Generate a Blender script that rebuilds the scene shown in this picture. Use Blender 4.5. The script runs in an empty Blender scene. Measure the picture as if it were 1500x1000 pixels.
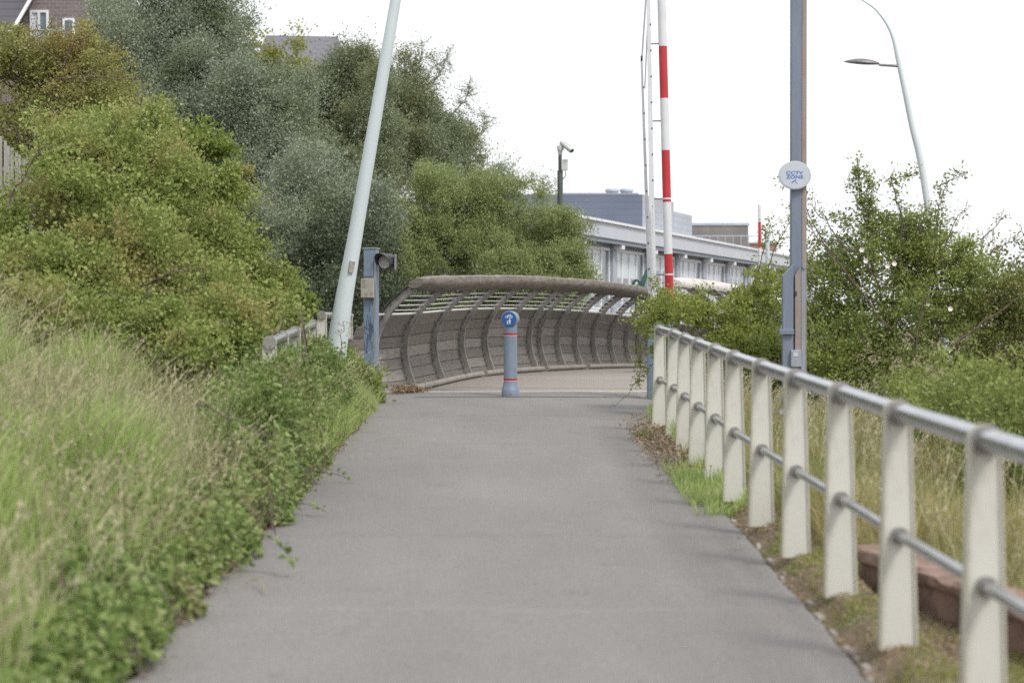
import bpy, math, random
import numpy as np
from mathutils import Vector, Matrix

# ------------------------------------------------------------------ basics
sc = bpy.context.scene
COL = sc.collection
random.seed(7)
R = np.random.default_rng(11)
PI = math.pi
F = 3125.0                     # focal length in photo pixels (75 mm on 36 mm)
HZ = 475.0                     # row of the true horizon
CAMZ = 1.6
PITCH = math.atan((500 - HZ) / F)
SLOPE, RAMP_END = 0.024, 28.6  # the approach ramp climbs to the bridge


def ramp(y):
    return SLOPE * np.minimum(y, RAMP_END)


def at(px, py, Y):
    """point at distance Y along the view, seen in the photo at px, py"""
    u, v = (px - 750) / F, (500 - py) / F
    d = Vector((u, math.cos(PITCH) + v * math.sin(PITCH), -math.sin(PITCH) + v * math.cos(PITCH)))
    d *= Y / d.y
    return Vector((d.x, Y, CAMZ + d.z))


def sstep(a, b, x):
    t = np.clip((x - a) / (b - a), 0, 1)
    return t * t * (3 - 2 * t)


def terrain(x, y):
    x = np.asarray(x, float); y = np.asarray(y, float)
    r = ramp(y)
    dl = np.maximum(-1.62 - x, 0)
    fade = 1 - sstep(24.0, 30.0, y) * (1 - sstep(2.2, 6.0, dl))
    hl = (0.80 * sstep(0, 3.0, dl) + 0.10 * np.minimum(dl, 8)) * fade
    dr = np.maximum(x - 1.95, 0)
    hr = -np.minimum(0.10 * dr, 0.9)
    bump = 0.03 * np.sin(x * 3.1 + y * 1.7) * np.sin(y * 2.3 - x) * np.minimum(dl + dr, 1)
    h = r + hl + hr + bump
    h = np.where((x > -1.62) & (x < 1.95), r - 0.03 + 0.0 * x, h)
    verge = 0.085 * sstep(1.45, 1.56, x) * (1 - sstep(1.70, 1.86, x) * np.where(y < 12.0, 1.5, 0.6)) * (1 - sstep(21.5, 24, y))
    h = np.where((x > 1.40) & (x <= 1.95), r - 0.02 + verge, h)
    h = np.where((x > 1.95) & (y < 12.0), h - 0.055, h)
    drop = sstep(29.0, 35.0, y) * (1 - 0.85 * sstep(5.0, 9.0, -x))
    h = h - 2.6 * drop
    return h


# ------------------------------------------------------------------ materials
def nodes_of(name):
    m = bpy.data.materials.new(name)
    m.use_nodes = True
    nt = m.node_tree
    return m, nt, nt.nodes, nt.links, nt.nodes['Principled BSDF']


def ramp_node(nt, stops):
    n = nt.nodes.new('ShaderNodeValToRGB')
    el = n.color_ramp.elements
    while len(el) < len(stops):
        el.new(0.5)
    for e, (p, c) in zip(el, stops):
        e.position = p
        e.color = (c[0], c[1], c[2], 1)
    return n


TONE = {'cream_paint': .87, 'cream_edge_paint': .78, 'blue_grey_paint': .66, 'post_blue_paint': .72, 'pale_mast_paint': .80, 'white_paint': .80, 'lamp_head_grey': .6, 'red_paint': .8,
        'pole_blue_face': .9, 'weathered_pole_edge': .85, 'building_white': .80, 'building_column': .8, 'brushed_steel': .95, 'cctv_sign_face': .85, 'weathered_beige_box': .7,
        'sign_blue': .75, 'sign_white': .85, 'weathered_rib_timber': 1.12, 'handrail_timber': .84, 'kerb_timber': .78, 'brown_render': .75, 'galvanised_steel': .85}


def mat(name, c1, c2, scale=6.0, rough=0.7, metal=0.0, bump=0.15, bscale=60.0, stretch=(1, 1, 1), lo=0.35, hi=0.65,
        dirt=None, dirt_scale=3.0, dirt_lo=0.55, dirt_hi=0.75, dist=0.004):
    q = TONE.get(name, 1.0)
    c1, c2 = [v * q for v in c1], [v * q for v in c2]
    if dirt: dirt = [v * q for v in dirt]
    m, nt, N, L, b = nodes_of(name)
    tc = N.new('ShaderNodeTexCoord')
    mp = N.new('ShaderNodeMapping'); mp.inputs['Scale'].default_value = stretch
    L.new(tc.outputs['Object'], mp.inputs['Vector'])
    n1 = N.new('ShaderNodeTexNoise'); n1.inputs['Scale'].default_value = scale; n1.inputs['Detail'].default_value = 7
    n1.inputs['Roughness'].default_value = 0.65
    L.new(mp.outputs[0], n1.inputs['Vector'])
    r1 = ramp_node(nt, [(lo, c1), (hi, c2)])
    L.new(n1.outputs['Fac'], r1.inputs[0])
    col = r1.outputs[0]
    if dirt:
        n2 = N.new('ShaderNodeTexNoise'); n2.inputs['Scale'].default_value = dirt_scale; n2.inputs['Detail'].default_value = 8
        n2.inputs['Roughness'].default_value = 0.7
        L.new(mp.outputs[0], n2.inputs['Vector'])
        r2 = ramp_node(nt, [(dirt_lo, (0, 0, 0)), (dirt_hi, (1, 1, 1))])
        L.new(n2.outputs['Fac'], r2.inputs[0])
        mx = N.new('ShaderNodeMixRGB'); mx.inputs[2].default_value = (*dirt, 1)
        L.new(r2.outputs[0], mx.inputs[0]); L.new(col, mx.inputs[1])
        col = mx.outputs[0]
    L.new(col, b.inputs['Base Color'])
    b.inputs['Roughness'].default_value = rough
    b.inputs['Metallic'].default_value = metal
    if bump:
        n3 = N.new('ShaderNodeTexNoise'); n3.inputs['Scale'].default_value = bscale; n3.inputs['Detail'].default_value = 4
        L.new(mp.outputs[0], n3.inputs['Vector'])
        bp = N.new('ShaderNodeBump'); bp.inputs['Strength'].default_value = bump; bp.inputs['Distance'].default_value = dist
        L.new(n3.outputs['Fac'], bp.inputs['Height']); L.new(bp.outputs[0], b.inputs['Normal'])
    return m


VEG = {'olive_bush_leaf': 1.5, 'grey_green_leaf': 1.32, 'green_grass_blade': 1.8, 'leaf_litter': 1.0, 'silver_poplar_leaf': 1.28, 'low_bramble_leaf': 1.5, 'light_green_leaf': 1.35, 'rusty_green_leaf': 1.55, 'bramble_leaf': 1.6, 'hawthorn_leaf': 1.4, 'straw_grass': 1.15}


def leaf_mat(name, cols, trans=0.35, nscale=0.9, alt=None, rough=0.55, spec=0.25, alo=0.5, ahi=0.68):
    """each leaf its own tone; alt = a second kind of leaf colour in irregular patches"""
    vb = lambda cs: [tuple(v * VEG.get(name, 1.3) for v in c) for c in cs]
    cols = vb(cols)
    if alt: alt = vb(alt)
    m, nt, N, L, b = nodes_of(name)
    g = N.new('ShaderNodeNewGeometry')
    st = [(i / (len(cols) - 1), c) for i, c in enumerate(cols)]
    r1 = ramp_node(nt, st)
    L.new(g.outputs['Random Per Island'], r1.inputs[0])
    col = r1.outputs[0]
    if alt:
        tc = N.new('ShaderNodeTexCoord')
        n = N.new('ShaderNodeTexNoise'); n.inputs['Scale'].default_value = nscale; n.inputs['Detail'].default_value = 5
        L.new(tc.outputs['Object'], n.inputs['Vector'])
        r2 = ramp_node(nt, [(alo, (0, 0, 0)), (ahi, (1, 1, 1))])
        L.new(n.outputs['Fac'], r2.inputs[0])
        mx = N.new('ShaderNodeMixRGB')
        r3 = ramp_node(nt, [(i / max(1, len(alt) - 1), c) for i, c in enumerate(alt)])
        L.new(g.outputs['Random Per Island'], r3.inputs[0])
        L.new(r2.outputs[0], mx.inputs[0]); L.new(col, mx.inputs[1]); L.new(r3.outputs[0], mx.inputs[2])
        col = mx.outputs[0]
    L.new(col, b.inputs['Base Color'])
    b.inputs['Roughness'].default_value = rough
    b.inputs['Specular IOR Level'].default_value = spec
    t = N.new('ShaderNodeBsdfTranslucent')
    L.new(col, t.inputs['Color'])
    ms = N.new('ShaderNodeMixShader'); ms.inputs[0].default_value = trans
    L.new(b.outputs[0], ms.inputs[1]); L.new(t.outputs[0], ms.inputs[2])
    L.new(ms.outputs[0], N['Material Output'].inputs['Surface'])
    return m


def island_mat(name, cols, rough=0.8, stretch=(1, 1, 1), scale=8, amount=0.35, bump=0.3, bscale=40, dist=0.004, dark=(0.05, 0.045, 0.04)):
    """boards: each board a tone of its own plus grain"""
    m, nt, N, L, b = nodes_of(name)
    g = N.new('ShaderNodeNewGeometry')
    r1 = ramp_node(nt, [(i / (len(cols) - 1), c) for i, c in enumerate(cols)])
    L.new(g.outputs['Random Per Island'], r1.inputs[0])
    tc = N.new('ShaderNodeTexCoord')
    mp = N.new('ShaderNodeMapping'); mp.inputs['Scale'].default_value = stretch
    L.new(tc.outputs['Object'], mp.inputs['Vector'])
    n = N.new('ShaderNodeTexNoise'); n.inputs['Scale'].default_value = scale; n.inputs['Detail'].default_value = 8
    n.inputs['Roughness'].default_value = 0.75
    L.new(mp.outputs[0], n.inputs['Vector'])
    r2 = ramp_node(nt, [(0.46, (0, 0, 0)), (0.72, (1, 1, 1))])
    L.new(n.outputs['Fac'], r2.inputs[0])
    ml = N.new('ShaderNodeMath'); ml.operation = 'MULTIPLY'; ml.inputs[1].default_value = amount
    L.new(r2.outputs[0], ml.inputs[0])
    mx = N.new('ShaderNodeMixRGB'); mx.inputs[2].default_value = (*dark, 1)
    L.new(ml.outputs[0], mx.inputs[0]); L.new(r1.outputs[0], mx.inputs[1])
    L.new(mx.outputs[0], b.inputs['Base Color'])
    b.inputs['Roughness'].default_value = rough
    bp = N.new('ShaderNodeBump'); bp.inputs['Strength'].default_value = bump; bp.inputs['Distance'].default_value = dist
    L.new(n.outputs['Fac'], bp.inputs['Height']); L.new(bp.outputs[0], b.inputs['Normal'])
    return m


def asphalt_mat(name):
    m, nt, N, L, b = nodes_of(name)
    tc = N.new('ShaderNodeTexCoord')
    def noise(s, d, rg=0.6, st=(1, 1, 1)):
        mp = N.new('ShaderNodeMapping'); mp.inputs['Scale'].default_value = st
        L.new(tc.outputs['Object'], mp.inputs['Vector'])
        n = N.new('ShaderNodeTexNoise'); n.inputs['Scale'].default_value = s; n.inputs['Detail'].default_value = d
        n.inputs['Roughness'].default_value = rg
        L.new(mp.outputs[0], n.inputs['Vector'])
        return n.outputs['Fac']
    fine = ramp_node(nt, [(0.32, (0.082, 0.077, 0.075)), (0.50, (0.184, 0.175, 0.170)), (0.70, (0.315, 0.298, 0.290))])
    L.new(noise(130, 4, 0.75), fine.inputs[0])
    big = ramp_node(nt, [(0.3, (0.86, 0.86, 0.87)), (0.7, (1.10, 1.09, 1.07))])
    L.new(noise(0.9, 6, 0.6, (1, 0.35, 1)), big.inputs[0])
    mx = N.new('ShaderNodeMixRGB'); mx.blend_type = 'MULTIPLY'; mx.inputs[0].default_value = 1
    L.new(fine.outputs[0], mx.inputs[1]); L.new(big.outputs[0], mx.inputs[2])
    st = ramp_node(nt, [(0.56, (1, 1, 1)), (0.70, (0.80, 0.79, 0.78))])
    L.new(noise(2.3, 9, 0.72), st.inputs[0])
    mx2 = N.new('ShaderNodeMixRGB'); mx2.blend_type = 'MULTIPLY'; mx2.inputs[0].default_value = 0.8
    L.new(mx.outputs[0], mx2.inputs[1]); L.new(st.outputs[0], mx2.inputs[2])
    gr = ramp_node(nt, [(0.30, (0.84, 0.84, 0.84)), (0.5, (1, 1, 1)), (0.70, (1.15, 1.145, 1.13))])
    L.new(noise(42, 5, 0.8), gr.inputs[0])
    mx3 = N.new('ShaderNodeMixRGB'); mx3.blend_type = 'MULTIPLY'; mx3.inputs[0].default_value = 1
    L.new(mx2.outputs[0], mx3.inputs[1]); L.new(gr.outputs[0], mx3.inputs[2])
    mx2 = mx3
    # worn laying joints across the path
    sp = N.new('ShaderNodeSeparateXYZ'); L.new(tc.outputs['Object'], sp.inputs[0])
    wob = N.new('ShaderNodeMath'); wob.operation = 'MULTIPLY_ADD'; wob.inputs[1].default_value = 0.5
    L.new(noise(1.6, 3), wob.inputs[0]); L.new(sp.outputs['Y'], wob.inputs[2])
    col = mx2.outputs[0]
    for y0, w, k in ((12.95, 0.05, 0.94), (19.9, 0.04, 0.95), (10.1, 0.02, 1.07), (23.8, 0.06, 0.93), (16.1, 0.03, 0.97)):
        s1 = N.new('ShaderNodeMath'); s1.operation = 'SUBTRACT'; s1.inputs[1].default_value = y0 + 0.25
        L.new(wob.outputs[0], s1.inputs[0])
        s2 = N.new('ShaderNodeMath'); s2.operation = 'ABSOLUTE'; L.new(s1.outputs[0], s2.inputs[0])
        s3 = N.new('ShaderNodeMapRange'); s3.inputs['From Min'].default_value = w; s3.inputs['From Max'].default_value = w * 3
        s3.inputs['To Min'].default_value = k; s3.inputs['To Max'].default_value = 1
        L.new(s2.outputs[0], s3.inputs['Value'])
        mm = N.new('ShaderNodeMixRGB'); mm.blend_type = 'MULTIPLY'; mm.inputs[0].default_value = 1
        L.new(col, mm.inputs[1]); L.new(s3.outputs[0], mm.inputs[2])
        col = mm.outputs[0]
    L.new(col, b.inputs['Base Color'])
    b.inputs['Roughness'].default_value = 0.85
    bp = N.new('ShaderNodeBump'); bp.inputs['Strength'].default_value = 0.5; bp.inputs['Distance'].default_value = 0.004
    L.new(noise(160, 3, 0.7), bp.inputs['Height']); L.new(bp.outputs[0], b.inputs['Normal'])
    return m


M = {}
M['asphalt'] = asphalt_mat('asphalt')
M['soil'] = mat('soil', (0.115, 0.08, 0.052), (0.20, 0.15, 0.10), 5, 0.95, bump=0.6, bscale=25, dist=0.03,
                dirt=(0.10, 0.115, 0.045), dirt_scale=2.3, dirt_lo=0.52, dirt_hi=0.66)
M['cream'] = mat('cream_paint', (0.61, 0.605, 0.55), (0.68, 0.675, 0.62), 4, 0.5, bump=0.05, stretch=(1, 1, .35),
                 dirt=(0.37, 0.35, 0.27), dirt_scale=7, dirt_lo=0.50, dirt_hi=0.82)
M['cream_edge'] = mat('cream_edge_paint', (0.52, 0.50, 0.41), (0.66, 0.64, 0.55), 9, 0.5, bump=0.05,
                      dirt=(0.33, 0.26, 0.17), dirt_scale=9, dirt_lo=0.55, dirt_hi=0.75)
M['steel'] = mat('brushed_steel', (0.40, 0.41, 0.45), (0.56, 0.57, 0.61), 8, 0.24, 1.0, 0.04, 90,
                 dirt=(0.26, 0.24, 0.23), dirt_scale=4, dirt_lo=0.55, dirt_hi=0.8)
M['collar'] = mat('collar_steel', (0.22, 0.21, 0.20), (0.36, 0.34, 0.32), 20, 0.55, 0.6, 0.1)
M['bluegrey'] = mat('blue_grey_paint', (0.235, 0.30, 0.40), (0.285, 0.35, 0.45), 6, 0.5, bump=0.04,
                    dirt=(0.27, 0.29, 0.32), dirt_scale=5, dirt_lo=0.55, dirt_hi=0.8)
M['postblue'] = mat('post_blue_paint', (0.19, 0.27, 0.38), (0.24, 0.32, 0.42), 4, 0.5, bump=0.05, stretch=(1, 1, .4),
                    dirt=(0.28, 0.31, 0.34), dirt_scale=4, dirt_lo=0.52, dirt_hi=0.75)
M['mast'] = mat('pale_mast_paint', (0.60, 0.68, 0.71), (0.68, 0.75, 0.78), 3, 0.45, bump=0.03, stretch=(1, 1, .3),
                dirt=(0.45, 0.47, 0.45), dirt_scale=6, dirt_lo=0.60, dirt_hi=0.85)
M['white'] = mat('white_paint', (0.72, 0.74, 0.78), (0.80, 0.81, 0.84), 5, 0.5, bump=0.03)
M['red'] = mat('red_paint', (0.50, 0.022, 0.030), (0.60, 0.035, 0.045), 5, 0.45, bump=0.03)
M['bandred'] = mat('red_band', (0.30, 0.012, 0.02), (0.38, 0.02, 0.03), 5, 0.45, bump=0.03)
M['palered'] = mat('faded_red_band', (0.52, 0.33, 0.34), (0.60, 0.40, 0.41), 5, 0.5, bump=0.03)
M['signblue'] = mat('sign_blue', (0.018, 0.105, 0.36), (0.03, 0.14, 0.42), 6, 0.4, bump=0)
M['signwhite'] = mat('sign_white', (0.80, 0.82, 0.85), (0.84, 0.85, 0.87), 6, 0.4, bump=0)
M['cctvface'] = mat('cctv_sign_face', (0.52, 0.57, 0.64), (0.58, 0.63, 0.69), 6, 0.4, bump=0.02,
                    dirt=(0.42, 0.44, 0.44), dirt_scale=9, dirt_lo=0.6, dirt_hi=0.85)
M['ink'] = mat('sign_ink', (0.06, 0.13, 0.42), (0.08, 0.16, 0.46), 6, 0.5, bump=0)
M['galv'] = mat('galvanised_steel', (0.30, 0.35, 0.42), (0.40, 0.44, 0.50), 12, 0.5, 0.35, 0.05, stretch=(1, 1, .3),
                dirt=(0.30, 0.27, 0.25), dirt_scale=5, dirt_lo=0.5, dirt_hi=0.75)
M['polebrown'] = mat('weathered_pole_edge', (0.29, 0.24, 0.225), (0.36, 0.305, 0.285), 6, 0.7, 0.0, 0.08, stretch=(1, 1, .2),
                     dirt=(0.26, 0.18, 0.15), dirt_scale=6, dirt_lo=0.5, dirt_hi=0.7)
M['poleblue'] = mat('pole_blue_face', (0.155, 0.19, 0.265), (0.205, 0.24, 0.315), 7, 0.5, 0.1, 0.05, stretch=(1, 1, .2),
                    dirt=(0.23, 0.235, 0.26), dirt_scale=6, dirt_lo=0.52, dirt_hi=0.72)
M['darkmetal'] = mat('dark_metal', (0.035, 0.037, 0.042), (0.07, 0.07, 0.075), 8, 0.5, 0.3, 0.05)
M['lens'] = mat('grey_lens', (0.33, 0.32, 0.31), (0.42, 0.40, 0.39), 20, 0.35, 0, 0.02)
M['beigebox'] = mat('weathered_beige_box', (0.42, 0.40, 0.35), (0.52, 0.49, 0.43), 14, 0.8, 0, 0.1, dirt=(0.20, 0.19, 0.17),
                    dirt_scale=16, dirt_lo=0.5, dirt_hi=0.7)
M['scribble'] = mat('marker_ink', (0.06, 0.08, 0.12), (0.10, 0.13, 0.18), 9, 0.6, 0, 0)
M['rib'] = mat('weathered_rib_timber', (0.160, 0.150, 0.139), (0.265, 0.25, 0.236), 9, 0.8, 0, 0.25, 50, stretch=(2, 2, 1),
               dirt=(0.09, 0.08, 0.07), dirt_scale=8, dirt_lo=0.56, dirt_hi=0.8)
M['ribdark'] = mat('rib_edge_metal', (0.05, 0.045, 0.042), (0.09, 0.085, 0.08), 9, 0.7, 0.2, 0.1)
M['plank'] = island_mat('weathered_boards', [(0.145, 0.128, 0.113), (0.245, 0.22, 0.197), (0.185, 0.166, 0.15), (0.30, 0.275, 0.25)], 0.85,
                        (1.2, 1.2, 7), 6, 0.8)
M['handrail'] = mat('handrail_timber', (0.135, 0.118, 0.100), (0.285, 0.255, 0.220), 5, 0.85, 0, 0.4, 30, stretch=(1.2, .8, 4), dist=0.01,
                    dirt=(0.075, 0.065, 0.055), dirt_scale=3, dirt_lo=0.55, dirt_hi=0.72)
M['handrail_pale'] = mat('bleached_handrail_timber', (0.44, 0.42, 0.39), (0.60, 0.575, 0.54), 6, 0.85, 0, 0.3, 30, stretch=(1, 1, 3),
                         dirt=(0.23, 0.205, 0.175), dirt_scale=2.6, dirt_lo=0.52, dirt_hi=0.66)
M['wire'] = mat('wire_steel', (0.62, 0.62, 0.60), (0.72, 0.72, 0.70), 10, 0.4, 0.3, 0)
M['deck'] = island_mat('deck_boards', [(0.215, 0.19, 0.17), (0.29, 0.26, 0.235), (0.25, 0.225, 0.205)], 0.85, (1, 6, 1), 4, 0.3)
M['kerbwood'] = mat('kerb_timber', (0.24, 0.225, 0.20), (0.40, 0.37, 0.34), 5, 0.85, 0, 0.3, 30, dirt=(0.13, 0.115, 0.10), dirt_scale=5)
M['joint'] = mat('expansion_joint', (0.34, 0.31, 0.28), (0.44, 0.41, 0.37), 12, 0.7, 0, 0.1)
M['darkpatch'] = mat('dark_asphalt', (0.085, 0.082, 0.082), (0.24, 0.23, 0.225), 90, 0.9, 0, 0.5, 160)
M['brickkerb'] = mat('red_concrete_kerb', (0.17, 0.105, 0.08), (0.28, 0.19, 0.155), 7, 0.9, 0, 0.5, 30, dist=0.01,
                     dirt=(0.055, 0.035, 0.028), dirt_scale=5, dirt_lo=0.5, dirt_hi=0.66)
M['stone'] = mat('pale_edging_stone', (0.20, 0.175, 0.15), (0.40, 0.36, 0.32), 9, 0.9, 0, 0.4, 40, dist=0.008)
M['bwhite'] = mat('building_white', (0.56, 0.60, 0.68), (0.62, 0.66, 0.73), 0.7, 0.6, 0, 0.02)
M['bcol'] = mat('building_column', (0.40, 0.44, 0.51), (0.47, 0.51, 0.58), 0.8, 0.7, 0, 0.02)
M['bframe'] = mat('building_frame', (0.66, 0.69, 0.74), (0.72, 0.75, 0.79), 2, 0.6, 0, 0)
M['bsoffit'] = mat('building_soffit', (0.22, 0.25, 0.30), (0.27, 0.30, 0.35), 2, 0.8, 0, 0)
M['blind'] = mat('window_blind', (0.50, 0.55, 0.60), (0.62, 0.66, 0.70), 1.5, 0.35, 0, 0)
M['bglass'] = mat('window_glass', (0.05, 0.065, 0.08), (0.16, 0.19, 0.22), 0.8, 0.12, 0, 0)


def cladding(name, ca, cb, period, axis='Z', rough=0.55):
    m, nt, N, L, b = nodes_of(name)
    tc = N.new('ShaderNodeTexCoord'); sp = N.new('ShaderNodeSeparateXYZ'); L.new(tc.outputs['Object'], sp.inputs[0])
    f = N.new('ShaderNodeMath'); f.operation = 'DIVIDE'; f.inputs[1].default_value = period
    L.new(sp.outputs[axis], f.inputs[0])
    fr = N.new('ShaderNodeMath'); fr.operation = 'FRACT'; L.new(f.outputs[0], fr.inputs[0])
    r = ramp_node(nt, [(0.0, cb), (0.12, ca), (0.9, ca), (1.0, cb)])
    L.new(fr.outputs[0], r.inputs[0])
    n = N.new('ShaderNodeTexNoise'); n.inputs['Scale'].default_value = 0.8; n.inputs['Detail'].default_value = 6
    L.new(tc.outputs['Object'], n.inputs['Vector'])
    r2 = ramp_node(nt, [(0.3, (0.9, 0.9, 0.9)), (0.7, (1.08, 1.08, 1.08))]); L.new(n.outputs['Fac'], r2.inputs[0])
    mx = N.new('ShaderNodeMixRGB'); mx.blend_type = 'MULTIPLY'; mx.inputs[0].default_value = 1
    L.new(r.outputs[0], mx.inputs[1]); L.new(r2.outputs[0], mx.inputs[2])
    L.new(mx.outputs[0], b.inputs['Base Color']); b.inputs['Roughness'].default_value = rough
    return m


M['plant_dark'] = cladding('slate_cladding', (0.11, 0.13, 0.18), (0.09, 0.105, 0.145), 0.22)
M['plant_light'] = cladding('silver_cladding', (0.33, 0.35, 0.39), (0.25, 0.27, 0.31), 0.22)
M['tile'] = cladding('roof_tiles', (0.075, 0.07, 0.085), (0.03, 0.03, 0.036), 0.26)
M['slate'] = cladding('roof_slates', (0.135, 0.13, 0.155), (0.09, 0.085, 0.105), 0.22)
M['brownbox'] = mat('brown_render', (0.20, 0.185, 0.175), (0.27, 0.25, 0.235), 1.5, 0.9, 0, 0.1)


def brick_mat(name, c1, c2, mortar, scale):
    m, nt, N, L, b = nodes_of(name)
    tc = N.new('ShaderNodeTexCoord')
    mp = N.new('ShaderNodeMapping'); mp.inputs['Rotation'].default_value = (PI / 2, 0, 0)
    L.new(tc.outputs['Object'], mp.inputs['Vector'])
    br = N.new('ShaderNodeTexBrick'); br.inputs['Scale'].default_value = scale
    br.inputs['Color1'].default_value = (*c1, 1); br.inputs['Color2'].default_value = (*c2, 1); br.inputs['Mortar'].default_value = (*mortar, 1)
    br.inputs['Mortar Size'].default_value = 0.02
    L.new(mp.outputs[0], br.inputs['Vector'])
    L.new(br.outputs['Color'], b.inputs['Base Color']); b.inputs['Roughness'].default_value = 0.9
    return m


M['brownbrick'] = brick_mat('brown_brick', (0.15, 0.122, 0.128), (0.19, 0.155, 0.16), (0.23, 0.21, 0.21), 2.2)
M['redbrick'] = brick_mat('red_brick', (0.21, 0.105, 0.085), (0.26, 0.135, 0.105), (0.26, 0.22, 0.20), 2.2)
M['fencewood'] = island_mat('grey_fence_boards', [(0.30, 0.29, 0.285), (0.42, 0.41, 0.40), (0.36, 0.35, 0.34)], 0.9, (6, 6, 1), 6, 0.4)
M['green'] = mat('dark_green_paint', (0.022, 0.075, 0.062), (0.04, 0.11, 0.09), 6, 0.45, 0, 0.03)
M['polegreen'] = mat('dark_pole_paint', (0.07, 0.085, 0.075), (0.11, 0.125, 0.11), 6, 0.5, 0.2, 0.03)
M['camwhite'] = mat('camera_housing', (0.45, 0.48, 0.47), (0.58, 0.60, 0.59), 6, 0.4, 0, 0.02)
M['lampgrey'] = mat('lamp_head_grey', (0.22, 0.22, 0.24), (0.30, 0.30, 0.32), 9, 0.45, 0.3, 0.03)
M['bark'] = mat('bark', (0.10, 0.085, 0.07), (0.20, 0.175, 0.15), 9, 0.95, 0, 0.4, 30, dist=0.01)
M['greybark'] = mat('grey_bark', (0.17, 0.165, 0.15), (0.30, 0.29, 0.27), 7, 0.95, 0, 0.4, 30, dist=0.01)
M['twig'] = mat('twig_bark', (0.085, 0.06, 0.05), (0.16, 0.12, 0.10), 14, 0.9, 0, 0.1)
M['yellow'] = mat('yellow_petal', (0.60, 0.42, 0.02), (0.72, 0.52, 0.04), 9, 0.7, 0, 0)
M['petal'] = mat('white_petal', (0.68, 0.60, 0.60), (0.78, 0.72, 0.71), 9, 0.7, 0, 0)

M['l_silver'] = leaf_mat('silver_poplar_leaf', [(0.155, 0.19, 0.12), (0.185, 0.22, 0.15), (0.215, 0.25, 0.18), (0.27, 0.30, 0.235)], 0.3,
                         alt=[(0.14, 0.175, 0.09), (0.19, 0.22, 0.13)], nscale=0.5)
M['l_darksilver'] = leaf_mat('grey_green_leaf', [(0.125, 0.155, 0.08), (0.155, 0.185, 0.105), (0.185, 0.215, 0.13), (0.235, 0.265, 0.175)], 0.3,
                             alt=[(0.13, 0.145, 0.06), (0.20, 0.205, 0.10)], nscale=0.6)
M['l_bush'] = leaf_mat('olive_bush_leaf', [(0.135, 0.165, 0.062), (0.165, 0.20, 0.078), (0.20, 0.235, 0.098), (0.24, 0.275, 0.13)], 0.32)
M['l_yellowgreen'] = leaf_mat('yellow_green_leaf', [(0.17, 0.19, 0.03), (0.24, 0.25, 0.05), (0.20, 0.20, 0.05)], 0.35)
M['l_brown'] = leaf_mat('rusty_green_leaf', [(0.12, 0.135, 0.045), (0.18, 0.19, 0.065), (0.215, 0.21, 0.075), (0.17, 0.18, 0.055)], 0.38, nscale=1.3,
                        alt=[(0.24, 0.17, 0.075), (0.21, 0.18, 0.065), (0.17, 0.16, 0.055)], alo=0.52, ahi=0.66)
M['l_bramble'] = leaf_mat('bramble_leaf', [(0.104, 0.145, 0.034), (0.148, 0.19, 0.05), (0.192, 0.225, 0.072), (0.245, 0.26, 0.10)], 0.4, nscale=1.6,
                          alt=[(0.25, 0.20, 0.095), (0.215, 0.205, 0.075), (0.165, 0.185, 0.055)], alo=0.5, ahi=0.64)
M['l_lime'] = leaf_mat('fresh_green_leaf', [(0.12, 0.165, 0.035), (0.165, 0.215, 0.05), (0.215, 0.255, 0.08)], 0.4)
M['l_cover'] = leaf_mat('low_bramble_leaf', [(0.07, 0.115, 0.030), (0.12, 0.17, 0.045), (0.165, 0.21, 0.07), (0.23, 0.255, 0.12)], 0.38, nscale=1.3,
                        alt=[(0.21, 0.185, 0.09), (0.175, 0.18, 0.08), (0.22, 0.17, 0.10)], alo=0.58, ahi=0.72)
M['l_haw'] = leaf_mat('hawthorn_leaf', [(0.10, 0.135, 0.038), (0.145, 0.185, 0.05), (0.19, 0.225, 0.07), (0.235, 0.26, 0.10)], 0.42, nscale=1.0,
                      alt=[(0.19, 0.23, 0.06), (0.24, 0.275, 0.08)], alo=0.5, ahi=0.66)
M['l_haw2'] = leaf_mat('mixed_hedge_leaf', [(0.095, 0.13, 0.035), (0.15, 0.185, 0.055), (0.20, 0.21, 0.075), (0.23, 0.20, 0.085)], 0.35, nscale=1.2,
                       alt=[(0.21, 0.175, 0.08), (0.18, 0.19, 0.07)])
M['l_shade'] = leaf_mat('painted_shade_leaf', [(0.035, 0.048, 0.026), (0.05, 0.066, 0.035), (0.07, 0.088, 0.05), (0.10, 0.12, 0.075)], 0.15)  # leaf colour darkened to stand in for deep shade under the trees
M['l_rose'] = leaf_mat('light_green_leaf', [(0.14, 0.175, 0.04), (0.20, 0.235, 0.055), (0.26, 0.285, 0.085)], 0.42)
M['grass'] = leaf_mat('green_grass_blade', [(0.135, 0.19, 0.055), (0.18, 0.24, 0.072), (0.225, 0.285, 0.10), (0.29, 0.31, 0.15)], 0.38, nscale=0.9,
                      alt=[(0.29, 0.285, 0.16), (0.25, 0.27, 0.12), (0.21, 0.245, 0.10)], alo=0.48, ahi=0.68)
M['seed'] = leaf_mat('straw_grass', [(0.30, 0.285, 0.17), (0.38, 0.355, 0.22), (0.44, 0.41, 0.27)], 0.3)
M['dry'] = leaf_mat('dry_grass_blade', [(0.27, 0.22, 0.105), (0.34, 0.285, 0.145), (0.40, 0.345, 0.19), (0.25, 0.26, 0.10)], 0.35, nscale=0.8,
                    alt=[(0.16, 0.20, 0.06), (0.22, 0.245, 0.09)], alo=0.42, ahi=0.6)
M['moss'] = leaf_mat('verge_moss', [(0.14, 0.165, 0.035), (0.20, 0.235, 0.055), (0.24, 0.235, 0.09)], 0.3, nscale=2.5,
                     alt=[(0.24, 0.19, 0.11), (0.30, 0.25, 0.16)], alo=0.45, ahi=0.62)
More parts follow.
